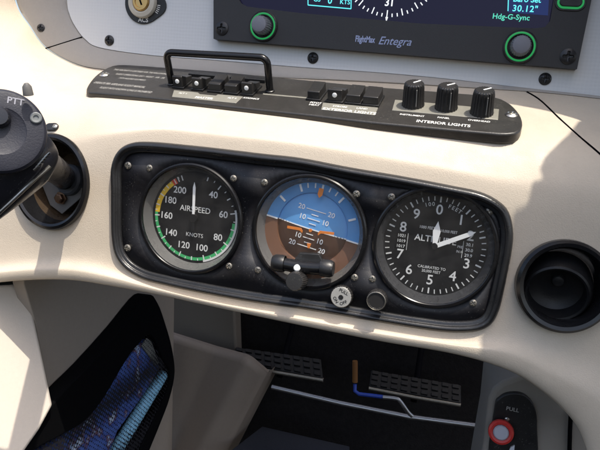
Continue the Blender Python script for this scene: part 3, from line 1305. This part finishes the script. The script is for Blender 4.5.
# ---- altimeter
alt, F, dl = gauge('altimeter', 'round altimeter with two white hands and figures 0 to 9, nearest the black round vent', GT,
                   ((391.5, 197), (489.5, 211.5), (473, 303), (372.5, 279)), ringm=M_ring2)
FD_ = shift(F, 0, 0, -8.4)
bm = bmesh.new()
for i, a in enumerate((0, 37.5, 67, 113, 143, 180, 217.5, 247, 293, 323)):
    x, y = clock(a)
    add_text(bm, str(i), 11.2, shift(FD_, x * 28.5, y * 28.5), bold=.012)
for i in range(50):
    a = i * 7.2
    big_ = i % 5 == 0
    add_tick(bm, FD_, a, 34.6 if big_ else 35.8, 39.2, 1.2 if big_ else .75, .3)
add_text(bm, 'ALTITUDE', 7.0, shift(FD_, 0, 4.6), bold=.012, sx=1.02)
for s, cx, cy, sz, sx in (('CALIBRATED TO', 0, -18.2, 3.1, .95), ('20,000 FEET', 0, -21.4, 3.1, .95), ('1000 FEET', -7.5, 13.4, 3.2, .9), ('10,000 FEET', 9.5, 12.4, 3.0, .85),
                          ('IN HG', 20.5, -2.2, 2.8, .9), ('PRESS', 20.5, 1.6, 2.8, .9)):
    add_text(bm, s, sz, shift(FD_, cx, cy), bold=.008, sx=sx)
for k, s in enumerate('100'):
    x, y = clock(-19 + k * 5)
    add_text(bm, s, 4.4, rot2(shift(FD_, x * 33, y * 33), R(19 - k * 5)), bold=.005)
for k, s in enumerate('FEET'):
    x, y = clock(13 + k * 5)
    add_text(bm, s, 4.4, rot2(shift(FD_, x * 33, y * 33), R(-13 - k * 5)), bold=.005)
part('markings', bm, M_label, dl)
for sg, words, nm in ((1, ('29.9', '30.0', '30.1'), 'pressure_window'), (-1, ('1017', '1019', '1021'), 'pressure_window')):
    bm = bmesh.new()
    add_prism(bm, [(sg * 26.5 - 4.6, -6.5), (sg * 26.5 + 4.6, -6.5), (sg * 26.5 + 4.6, 6.5), (sg * 26.5 - 4.6, 6.5)], .02, .15, FD_)
    w_ = part(nm, bm, M_blackgloss, dl)
    bm = bmesh.new()
    for k, s in enumerate(words):
        add_text(bm, s, 3.5, shift(FD_, sg * 26.5, (k - 1) * 4.3, .12), bold=.01)
    for a, b in (((sg * 22, -6.8), (sg * 22, 6.8)),):
        add_box(bm, sg * 21.6, 0, .2, .35, 13.6, .2, FD_)
    part('lettering', bm, M_label, w_)
Fn = rot2(shift(F, 0, 0, -4.2), R(-62))
bm = bmesh.new()
add_prism(bm, [(-1.7, -2), (1.7, -2), (1.7, 29), (0, 33.5), (-1.7, 29)], -.3, .3, Fn)
part('long_hand', bm, M_white, alt)
Fn = rot2(shift(F, 0, 0, -5.6), R(-1))
bm = bmesh.new()
add_prism(bm, [(-1.6, 1), (1.6, 1), (3.0, 12), (0, 20), (-3.0, 12)], -.3, .3, Fn)
part('short_hand', bm, M_white, alt)
bm = bmesh.new()
add_lathe(bm, [(0, .9), (2.2, .8), (2.6, .1), (2.6, -3.5)], shift(F, 0, 0, -3.7), 32)
part('hand_hub', bm, M_dial, alt)
glass(alt, F)
bm = bmesh.new()
Fk = FY(P(378, 297.5, -6))
add_lathe(bm, [(4, -8), (4, 1), (7.6, 1), (8, 2), (8, 10), (7.4, 11), (6.4, 11.2), (6, 10.6), (0, 10.6)], Fk, 64, flute=26, fdepth=.35)
kb = part('setting_knob', bm, M_knob, alt)
bm = bmesh.new()
add_lathe(bm, [(7.2, 10.9), (7.5, 11.4), (7.1, 11.6), (6.8, 11.0)], Fk, 48)
part('knob_edge', bm, M_dullsteel, kb)

# ---- silver marked knob
slk = thing('selector_knob', 'small silver faced knob with dark markings under the artificial horizon', 'knob', P(343, 294, -1))
Fk = FY(P(343, 294.5, -1))
bm = bmesh.new()
add_lathe(bm, [(5, -1), (5, 3), (9.0, 3), (9.3, 4), (9.0, 8), (8.2, 8.8)], Fk, 64, flute=24, fdepth=.4)
part('skirt', bm, M_knob, slk)
bm = bmesh.new()
add_lathe(bm, [(8.4, 8.4), (8.1, 9.0), (0, 9.0)], Fk, 48)
cap = part('cap', bm, mat('cap_silver', (.5, .49, .46), .4, metal=.4, var=.15, vscale=400), slk)
bm = bmesh.new()
Fl = shift(Fk, 0, 0, 9.0)
for s, a in (('PULL', 20), ('OFF', 150), ('ON', 235)):
    x, y = clock(a)
    add_text(bm, s, 3.6, rot2(shift(Fl, x * 5, y * 5), R(-a if a < 90 else 180 - a)), bold=.02)
add_lathe(bm, [(0, .3), (2.0, .3), (2.0, 0)], Fl, 20)
part('lettering', bm, M_black, cap)

# ================================================================== vents
vr = thing('air_vent', 'deep round glossy black air vent in the shaded right face of the bolster', 'air vent', VR)
nv = Vector((.06, -1, .10)).normalized()
hl = hit(563, 250)[0]
F = frame(P(564, 286, -3), nv) @ Matrix.Scale(.965, 4)
bm = bmesh.new()
add_lathe(bm, [(31, -30), (35.6, -6), (36.2, 0), (35.6, 4.5), (33.4, 7), (30.6, 6.4), (29.4, 3), (28.6, -4), (27.6, -14), (26, -18)], F, 128)
part('flange', bm, M_blackgloss, vr)
F2 = frame(F @ Vector((-2.5, -5, -12)), (-.05, -1, -.30)) @ Matrix.Scale(.96, 4)
bm = bmesh.new()
add_lathe(bm, [(27, -14), (27.4, -6), (26.5, 2), (24.6, 7.5), (23.2, 8.6), (21.6, 7.8), (21, 4), (20, -3), (15, -7), (8, -8.5), (0, -8.8)], F2, 96)
nz = part('nozzle', bm, mat('nozzle_black', (.008, .008, .009), .42, rvar=.1, bump=.15, spec=.3), vr)
bm = bmesh.new()
add_lathe(bm, [(5.2, -10), (5, -5.5), (4.2, -4.2), (2.5, -3.6), (0, -3.5)], shift(F2, 1, 5, 0), 32)
part('hub', bm, M_black, nz)

vl = thing('yoke_opening', 'black ringed round opening with tan inside where the yoke shaft enters', 'opening', VL)
F = frame(P(52, 182, 0), (0, -1, .05))
Fe = F @ Matrix.Diagonal((.93, 1.04, 1, 1))
bm = bmesh.new()
add_lathe(bm, [(36, 22), (40.6, -3), (42.2, -1), (42.6, 1.5), (41.5, 4), (39, 5), (36.8, 3.6), (36, 0), (35, -14)][1:], Fe, 96)
part('ring', bm, M_blackgloss, vl)
bm = bmesh.new()
add_lathe(bm, [(35.2, -12), (34, -28), (28, -40), (14, -46), (0, -47)], Fe, 64)
part('duct', bm, M_tan, vl)
bm = bmesh.new()
quad_on(bm, [(40, 180), (66, 186), (90, 189), (76, 202), (62, 214), (50, 205)], 24, 2)
sp = part('shroud_plate', bm, M_greyplate, vl, bevel=.4)
bm = bmesh.new()
Fb = FY(P(61, 198, 22))
add_lathe(bm, [(6.4, -1), (6.4, 1), (4.6, 1.2), (4.6, 4.5), (3.4, 5.2), (0, 5.4)], Fb, 6)
part('bolt', bm, M_copper, sp, sharp=20)
bm = bmesh.new()
add_tube(bm, [P(28, 222, 18), P(34, 205, 26), P(44, 196, 30), P(52, 188, 34)], 1.7, 10)
add_tube(bm, [P(22, 212, 14), P(33, 213, 22), P(46, 219, 26)], 1.4, 10)
part('brass_rods', bm, M_brass, vl)
bm = bmesh.new()
Fq = frame(P(70, 180, 26), (-.2, -1, .2))
add_lathe(bm, [(15, -6), (15, 2), (13.5, 4), (10, 5), (8, 3), (0, 2)], Fq, 48)
part('boot', bm, mat('boot_rubber', (.06, .065, .075), .5), vl)

# small clip by the opening
clp = thing('cable_clip', 'small black clip with bright screw on the cream bolster above the yoke opening', 'clip', hit(55, 127)[0])
l, n = hit(54, 127.5)
F = frame(l, n)
bm = bmesh.new()
add_prism(bm, [(x - 1.5, y) for x, y in pill(13, 7.5)], -.5, 2.2, rot2(F, R(8)))
part('strap', bm, M_black, clp, bevel=.5)
part_at('screw', screw_mesh('screw', 2.4, M_steel, dome=.4), clp, shift(F, 2.2, .2, 2.1))

# ================================================================== control yoke (near the lens, cut by the frame)
yk = thing('control_yoke', 'dark grey control yoke grip with round PTT head in front of the bolster', 'control yoke', P(-5, 150, -165))
YC = P(1, 131, -170)
ny = (CAM - YC).normalized() + Vector((-.05, 0, .12))
F = frame(YC, ny)
bm = bmesh.new()
add_lathe(bm, [(22, -22), (24.6, -14), (25.4, -4), (25, -1), (23.6, .6), (21.5, 1.2), (14, 1.3), (13.2, .8), (0, .6)], F, 96)
head = part('grip_head', bm, M_yoke, yk)
bm = bmesh.new()
pf_ = lambda px, py: F.inverted() @ on(px, py, YC + F.to_3x3() @ Vector((0, 0, 1.3)), F.to_3x3() @ Vector((0, 0, 1)))
q = pf_(15.5, 101.5)
add_text(bm, 'PTT', 5.4, rot2(shift(F, q.x, q.y, 1.25), R(-6)), bold=.02)
part('lettering', bm, mat('ptt_ink', (.30, .30, .34), .6), head)
q = pf_(36, 118)
bm = bmesh.new()
add_lathe(bm, [(3.4, .5), (3.4, 2.2), (2.8, 2.6), (1.6, 2.4), (1.4, 1.6), (0, 1.6)], shift(F, q.x, q.y), 32)
part('push_button', bm, mat('button_grey', (.16, .17, .17), .4), head)
q = pf_(-1, 117)
bm = bmesh.new()
add_lathe(bm, [(6.5, .5), (6.5, 4), (5, 6), (0, 6.4)], shift(F, q.x, q.y), 32)
part('trim_hat', bm, M_yokeblack, head)
bm = bmesh.new()
pts = [P(36, 139, -128), P(20, 153, -138), P(-10, 176, -150), P(-50, 206, -160), P(-100, 245, -165)]
add_tube(bm, spline(pts, 6), [18 + min(7, i * 1.1) for i in range(25)], 36)
gr = part('grip', bm, M_yokeblack, yk)
bm = bmesh.new()
add_tube(bm, spline([P(50, 166, -142), P(30, 184, -150), P(0, 212, -158), P(-30, 238, -162)], 6), 1.2, 10)
part('metal_edge', bm, M_steel, gr)
bm = bmesh.new()
for i in range(6):
    a = P(34 + i * 2.2, 170 - i * 2.6, -160)
    add_tube(bm, [a, a + Vector((3.4, 0, 3.0))], .7, 8)
part('grip_ribs', bm, M_steel, gr)
bm = bmesh.new()
add_tube(bm, [P(28, 150, -130), P(58, 172, -20), P(66, 180, 40)], 11, 28)
part('shaft', bm, M_yokeblack, yk)
bm = bmesh.new()
Fx = frame(P(27.5, 90, -165), (0, -.3, 1))
add_lathe(bm, [(3, -3), (2.6, 2), (1.2, 4), (0, 4.2)], Fx, 20)
part('head_peg', bm, M_greyplate, head)

# ================================================================== footwell
XW = -390.0


WA = R(3)                                       # the side wall leans outwards at its top
WN = Vector((math.cos(WA), 0, math.sin(WA)))
FWL = Matrix(((0, -math.sin(WA), math.cos(WA), XW), (1, 0, 0, 0), (0, math.cos(WA), math.sin(WA), -230), (0, 0, 0, 1)))


def wp(px, py, X=XW):
    return on(px, py, Vector((XW, 0, -230)) + WN * (X - XW), WN)


def wl(px, py, X=XW):
    return FWL.inverted() @ wp(px, py, X)


bm = bmesh.new()
ws = [wp(*a) for a in ((-260, 250), (182, 250), (182, 520), (-260, 900))]
y0, y1 = -260, 366
sd = bpy.data.objects
add_prism(bm, [(wl(24, 284).x, wl(24, 284).y), (wl(24, 268).x, wl(24, 268).y), (wl(60, 262).x, 190), (y1, 190), (y1, -340), (wl(72, 520).x, -340), (wl(52, 405).x, wl(52, 405).y), (wl(36, 325).x, wl(36, 325).y)], -14, 0, FWL)
sw = thing('side_wall', 'cream cabin side panel beside the footwell, shade coloured into its far sheet, sunlit at its near end', 'side panel', (XW, 0, -300))
part('trim_sheet', bm, M_wallshade, sw, bevel=1)
NN = Vector((.75, -.42, .36)).normalized()
N0 = wp(40, 345) + NN * 15
FN = frame(N0, NN)
FNi = FN.inverted()
bm = bmesh.new()
add_prism(bm, [((FNi @ on(x, y, N0, NN)).x, (FNi @ on(x, y, N0, NN)).y) for x, y in ((-160, 296), (-60, 290), (0, 285), (25.5, 283.5), (36, 325), (44.5, 365), (53, 405), (40, 429), (24, 452), (-8, 484), (-60, 530), (-160, 530))], -16, 0, FN)
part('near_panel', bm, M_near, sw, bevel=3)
# net pocket on the wall
pk = thing('net_pocket', 'black framed net map pocket on the shade-coloured side panel', 'pocket', wp(110, 420))


def wloop(pxs, X):
    return [(q.x, q.y) for q in (wl(x, y, X) for x, y in pxs)]


XO = XW + 22
outer = [(148, 296), (158, 303), (166, 325), (172, 347), (175, 372), (170, 398), (160, 425), (149, 452), (130, 500), (-40, 520), (-10, 482), (22, 452), (53, 404), (90, 365), (122, 328)]
inner = [(149, 335), (154.5, 340), (163, 359), (170, 372), (168, 390), (156, 417), (142, 446), (122, 490), (-5, 505), (12, 476), (32, 452), (60, 436), (85, 421), (104, 398), (124, 364), (139, 343)]
ol = [(v.x, v.y) for v in spline([Vector(p) for p in wloop(outer, XO)], 4, True)]
il = [(v.x, v.y) for v in spline([Vector(p) for p in wloop(inner, XO)], 4, True)]
bm = bmesh.new()
for x_ in (XO, XW + .3):
    vo = [bm.verts.new(FWL @ Vector((p[0], p[1], x_ - XW))) for p in ol]
    vi = [bm.verts.new(FWL @ Vector((p[0], p[1], x_ - XW))) for p in il]
    e = [bm.edges.new((l_[i], l_[(i + 1) % len(l_)])) for l_ in (vo, vi) for i in range(len(l_))]
    bmesh.ops.triangle_fill(bm, edges=e, use_beauty=True)
    if x_ == XO:
        a_, b_ = vo, vi
    else:
        for l0, l1 in ((a_, vo), (b_, vi)):
            for i in range(len(l0)):
                j = (i + 1) % len(l0)
                bm.faces.new((l0[i], l0[j], l1[j], l1[i]))
part('pocket_frame', bm, M_pocket, pk, bevel=1.5)
bm = bmesh.new()
vi = [bm.verts.new(FWL @ Vector((p[0], p[1], 19))) for p in il]
e = [bm.edges.new((vi[i], vi[(i + 1) % len(vi)])) for i in range(len(vi))]
bmesh.ops.triangle_fill(bm, edges=e, use_beauty=True)
bmesh.ops.solidify(bm, geom=bm.faces[:], thickness=.4)
part('netting', bm, M_net, pk)
bm = bmesh.new()
vi = [bm.verts.new(FWL @ Vector((p[0], p[1], 1.0))) for p in il]
e = [bm.edges.new((vi[i], vi[(i + 1) % len(vi)])) for i in range(len(vi))]
bmesh.ops.triangle_fill(bm, edges=e, use_beauty=True)
bmesh.ops.solidify(bm, geom=bm.faces[:], thickness=.6)
part('pocket_back', bm, M_pocket, pk)
# contents
cl = bmesh.new()
add_prism(cl, wloop([(146, 339), (153, 347), (160, 368), (144, 394), (117, 432), (98, 482), (-4, 506), (26, 456), (58, 438), (85, 422), (105, 397), (126, 361)], XW + 12), 7, 12, FWL)
o = part('folded_cloth', cl, M_cloth, None, bevel=1.2, at=wp(100, 430, XW + 6))
tag(o, 'dark blue patterned cloth stuffed in the net pocket, behind the pale bottle', 'cloth')
bt_ = thing('water_bottle', 'pale blue slim bottle slanting in the net pocket', 'bottle', wp(140, 410, XW + 12))
bm = bmesh.new()
p0, p1 = wp(164, 372, XW + 9), wp(106, 466, XW + 9)
d = (p1 - p0)
add_tube(bm, [p0 + d * t for t in (0, .015, .04, .1, .3, .6, .95, 1)], [5, 7.5, 8.6, 9, 9.2, 9.5, 9.5, 8], 28)
part('bottle_body', bm, M_bottle, bt_)
bm = bmesh.new()
add_tube(bm, [p0 - d * .05, p0 - d * .045, p0 + d * .0, p0 + d * .012], [4.6, 5.6, 5.6, 5.6], 24)
part('cap', bm, mat('bottle_cap', (.16, .42, .6), .4), bt_)
cp = bmesh.new()
add_prism(cp, wloop([(147, 338), (152, 342), (159, 363), (156, 366), (145, 350), (142, 346)], XW + 15), 13, 15, FWL)
o = part('grey_tag', cp, mat('tag_grey', (.2, .2, .18), .5), None, bevel=.4, at=wp(150, 350, XW + 14))
tag(o, 'small grey tag poking out at the top corner of the net pocket', 'tag')

# footwell box (pedestal) between pocket and pedals
fb = thing('footwell_box', 'grey angular kick box in the dark footwell right of the net pocket', 'kick box', P(230, 400, 386))
bm = bmesh.new()
topl = [(150, 330, 372), (214, 350, 394), (247, 359, 368), (266, 375, 388)]
botl = [(100, 480, 352), (152, 480, 376), (184, 480, 348), (212, 480, 368)]
ta2 = [P(*q) for q in topl]
ba2 = [P(*q) for q in botl]
rows = [[bm.verts.new(a) for a in ta2], [bm.verts.new(a) for a in ba2]]
back = [bm.verts.new(a + Vector((0, 16, 1))) for a in ta2]
rows = [back] + rows
for a, b in zip(rows, rows[1:]):
    for i in range(len(a) - 1):
        bm.faces.new((a[i], a[i + 1], b[i + 1], b[i]))
side = [bm.verts.new(r_[-1].co + Vector((6, 70, 0))) for r_ in rows[1:]]
for i in range(len(side) - 1):
    bm.faces.new((rows[i + 1][-1], rows[i + 2][-1], side[i + 1], side[i]))
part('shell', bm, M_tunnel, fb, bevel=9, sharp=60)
bm = bmesh.new()
add_prism(bm, [(v.x, v.z) for v in (P(x, y, 450) for x, y in ((120, 250), (233, 262), (236, 345), (238, 420), (120, 420)))], -480, -450, Matrix(((1, 0, 0, 0), (0, 0, -1, 0), (0, 1, 0, 0), (0, 0, 0, 1))))
part('upper_panel', bm, M_farshade, fb, bevel=4)

bm = bmesh.new()
add_box(bm, 0, 520, 0, 900, 12, 1100)
for v in bm.verts:
    v.co += Vector((0, 0, -200))
o = part('firewall', bm, M_carpet, None)
o['kind'] = 'structure'
bm = bmesh.new()
add_box(bm, 0, 130, -566, 1400, 800, 12)
o = part('floor', bm, M_carpet, None)
o['kind'] = 'structure'
# floor mat patch
o_ = bmesh.new()
add_prism(o_, [(v.x, v.y) for v in (P(262, 428, 430), P(350, 442, 430), P(350, 480, 330), P(225, 480, 330))], -3, 3, Matrix.Translation((0, 0, P(262, 428, 430).z)))
fm = thing('footrest', 'dark blue grey footrest plate low in the footwell below the pedals', 'footrest', P(290, 440, 400))
part('plate', o_, M_mat, fm, bevel=1)


def pedal(pxs, Y, label):
    c = sum((P(x, y, Y) for x, y in pxs), Vector()) / 4
    t = thing('rudder_pedal', label, 'pedal', c, 'rudder pedals')
    v = [P(pxs[0][0], pxs[0][1], Y + 14), P(pxs[1][0], pxs[1][1], Y + 14), P(pxs[2][0], pxs[2][1], Y - 14), P(pxs[3][0], pxs[3][1], Y - 14)]
    bm = bmesh.new()
    n = (v[1] - v[0]).cross(v[3] - v[0]).normalized()
    if n.y > 0:
        n = -n
    a = [bm.verts.new(p) for p in v]
    b = [bm.verts.new(p - n * 8) for p in v]
    bm.faces.new(a)
    bm.faces.new(b[::-1])
    for i in range(4):
        bm.faces.new((a[i], a[(i + 1) % 4], b[(i + 1) % 4], b[i]))
    pad = part('pad', bm, M_pedal, t, bevel=1.5)
    bm = bmesh.new()
    for i in range(9):
        for j in range(3):
            u0, u1 = (i + .15) / 9, (i + .8) / 9
            w0, w1 = (j + .18) / 3, (j + .8) / 3

            def pt(u, w):
                return v[0].lerp(v[1], u).lerp(v[3].lerp(v[2], u), w)
            q = [pt(u0, w0), pt(u1, w0), pt(u1, w1), pt(u0, w1)]
            a = [bm.verts.new(p - n * .5) for p in q]
            b = [bm.verts.new(p + n * 2.5) for p in q]
            bm.faces.new(b)
            for k in range(4):
                bm.faces.new((a[k], a[(k + 1) % 4], b[(k + 1) % 4], b[k]))
    part('tread', bm, M_pedal, pad, bevel=.6)
    bm = bmesh.new()
    add_tube(bm, [v[3] - n * 5, v[3].lerp(v[2], .5) - n * 5 + Vector((0, 0, -1)), v[2] - n * 5], 3.4, 12)
    part('pedal_bar', bm, M_dullsteel, t)
    bm = bmesh.new()
    m0 = v[3].lerp(v[2], .5) - n * 18
    add_tube(bm, [m0, m0 + Vector((0, 62, 80)), m0 + Vector((0, 72, 160))], 5, 12)
    part('arm', bm, M_deepblack, t)
    return t


pedal([(235, 347), (321, 359), (323, 378), (235, 362)], 440, 'dark ribbed rudder pedal just right of the grey kick box')
pedal([(371, 370), (461, 385), (461, 403), (369, 386)], 440, 'dark ribbed rudder pedal beside the blue hose')
o = bmesh.new()
add_tube(o, [P(272, 387, 370), P(340, 403, 362), P(410, 417, 354), P(486, 427, 346)], 3.6, 16)
o = part('rudder_bar', o, M_aluminium, None, at=P(380, 410, 358))
tag(o, 'long thin metal bar crossing the dark footwell under the pedals', 'bar')
hs = thing('fluid_hose', 'blue hose with orange fitting and bare metal end in the dark footwell', 'hose', P(370, 395, 345))
bm = bmesh.new()
add_tube(bm, [P(355, 384, 345), P(355, 391, 343), P(359, 394, 342), P(372, 395.5, 342), P(384, 397, 342)], 2.7, 14)
part('hose', bm, M_bluehose, hs)
bm = bmesh.new()
add_tube(bm, [P(355, 361, 345), P(355, 382, 345)], 3.9, 12)
part('fitting', bm, mat('orange_fitting', (.17, .07, .015), .6), hs)
bm = bmesh.new()
add_tube(bm, spline([P(383, 397, 341), P(396, 398.5, 341), P(400, 401, 341), P(408, 412, 345), P(412, 416, 348)], 5), 2.8, 14)
part('metal_end', bm, M_aluminium, hs)

# right pedestal side with the red collared knob
YK = 120
cs = thing('centre_pedestal', 'grey pedestal side beneath the right end of the cream bolster', 'pedestal', P(540, 430, YK + 20))
bm = bmesh.new()
pts = [(488, 400), (493, 389), (502, 382), (530, 372), (640, 380), (660, 520), (470, 520), (484, 440)]
add_prism(bm, [(v.x, v.z) for v in (P(x, y, YK) for x, y in pts)], -(YK + 120), -YK, Matrix(((1, 0, 0, 0), (0, 0, -1, 0), (0, 1, 0, 0), (0, 0, 0, 1))))
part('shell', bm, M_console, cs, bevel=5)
bm = bmesh.new()
add_tube(bm, [P(571, 412, YK - 2), P(570, 430, YK - 2), P(569, 470, YK - 2)], 2.0, 8)
part('edge_gap', bm, M_deepblack, cs)
kp = thing('pull_control', 'red collared pull knob on a black plate low at the right', 'pull knob', P(512, 420, YK - 4))
bm = bmesh.new()
pts = [(494, 408), (499, 396), (510, 391), (524, 393), (534, 405), (536.5, 425), (533, 470), (490, 470)]
lp = spline([Vector((v.x, v.z)) for v in (P(x, y, YK) for x, y in pts)], 4, True)
add_prism(bm, [(v.x, v.y) for v in lp], -YK, -YK + 6, Matrix(((1, 0, 0, 0), (0, 0, -1, 0), (0, 1, 0, 0), (0, 0, 0, 1))))
part('plate', bm, M_black, kp, bevel=1)
F = frame(P(501, 431.5, YK - 14), (-.1, -1, .2))
bm = bmesh.new()
add_lathe(bm, [(9, -10), (9, -3), (11.4, -2), (12, 1), (11.5, 4), (9.6, 5.2), (7.6, 4.4), (7, 2)], F, 56)
part('red_collar', bm, M_red, kp)
bm = bmesh.new()
add_lathe(bm, [(7.2, 1), (7.2, 5), (6, 6.6), (0, 7)], F, 40)
part('button', bm, mat('button_pale', (.42, .43, .5), .4), kp)
bm = bmesh.new()
add_prism(bm, [(v.x, v.z) for v in (P(506, 452, YK), P(510, 443, YK), P(514, 441, YK), P(513, 453, YK))], -YK + 6, -YK + 9, Matrix(((1, 0, 0, 0), (0, 0, -1, 0), (0, 1, 0, 0), (0, 0, 0, 1))))
part('lever_tip', bm, mat('tip_pale', (.5, .54, .6), .4), kp, bevel=.8)
bm = bmesh.new()
F, k = pxframe(512.5, 409.5, YK - 6)
add_text(bm, 'PULL', 5.6 * k, F, bold=.01)
part('lettering', bm, M_dim, kp)
part_at('screw', screw_mesh('screw', 2.2, M_steel), kp, FY(P(507, 419.5, YK - 6)))

# ================================================================== overhead: what shades the panel
SUN = Vector((-60, 70, -201)).normalized()       # way the light travels


def up_sun(p, dist):
    return p - SUN * dist


bm = bmesh.new()
edge = [hit(x, y)[0] for x, y in ((16, 3), (31, 29), (47, 50), (76, 66), (106, 72), (200, 78), (300, 84), (400, 90), (480, 98), (578, 120), (640, 142))]
edge = [up_sun(p, (330 - p.z) / -SUN.z) for p in edge]  # unseen ledge, front edge shaped up-sun to drop its shadow on this line
gl_ = [(edge[0].x - 160, edge[0].y)] + [(p.x, p.y) for p in edge] + [(edge[-1].x + 120, edge[-1].y), (edge[-1].x + 120, 330), (edge[0].x - 160, 330)]
add_prism(bm, gl_, 330, 352)
print('GLARE', [(round(p.x), round(p.y)) for p in edge])
o = part('glareshield', bm, M_overhead, None, bevel=3, at=(0, 150, 330))
tag(o, 'grey glareshield ledge overhanging the top of the upper panel', 'glareshield')

# added unseen blocker above the frame: outline shaped to throw the shade on the right of the bolster
sh_px = [(480, 96), (579, 121), (568, 135), (556, 146), (545, 157), (539.6, 168.7), (542.5, 179), (532, 182), (530, 193), (528, 204), (513, 212)]
D_ = 420
ps = [hit(x, y)[0] for x, y in sh_px[1:]]
ps = [up_sun(p, D_ + 0) for p in ps]
cen = sum(ps, Vector()) / len(ps)
FS = frame(cen, SUN * -1, Vector((0, 1, 0)))
FSi = FS.inverted()
e2 = [FSi @ p for p in ps]
e2 = [(p.x, p.y) for p in e2]
tail = FSi @ up_sun(Vector((62, -8, 20)), D_)
tail2 = FSi @ up_sun(Vector((55, -60, -110)), D_)
tail3 = FSi @ up_sun(Vector((-60, -160, -260)), D_)
poly = e2 + [(tail.x, tail.y), (tail2.x, tail2.y), (tail3.x, tail3.y), (tail3.x + 200, tail3.y - 200), (e2[0][0] + 420, tail3.y - 100), (e2[0][0] + 420, e2[0][1] + 60), (e2[0][0] + 60, e2[0][1] + 20)]
bm = bmesh.new()
add_prism(bm, poly, 0, 22, FS)
o = part('shade_blocker', bm, M_overhead, None, at=cen)
tag(o, 'unseen grey blocker added above the right of the panel to cast shade', 'cabin post')

# ================================================================== light
w = bpy.data.worlds.new('World')
sc.world = w
w.use_nodes = True
nt = w.node_tree
bg = nt.nodes['Background']
sky = nt.nodes.new('ShaderNodeTexSky')
sky.sky_type = 'NISHITA'
sky.sun_disc = False
src = -SUN
el = math.asin(src.z)
sky.sun_elevation = el
sky.sun_rotation = math.atan2(src.x, src.y)
sky.dust_density = 4
sky.air_density = 1
sky.ozone_density = 1
nt.links.new(sky.outputs[0], bg.inputs[0])
bg.inputs[1].default_value = .15
ld = bpy.data.lights.new('sun', 'SUN')
ld.energy = 2.75
ld.angle = R(.5)
ld.color = (1, .94, .83)
lo = bpy.data.objects.new('sun', ld)
COL.objects.link(lo)
lo.rotation_euler = SUN.to_track_quat('-Z', 'Y').to_euler()
lo.location = (0, 0, 3)

sc.view_settings.view_transform = 'Standard'
sc.view_settings.look = 'None'
sc.view_settings.exposure = 0.88
sc.view_settings.gamma = 1
sc.cycles.max_bounces = 8
sc.cycles.transparent_max_bounces = 16
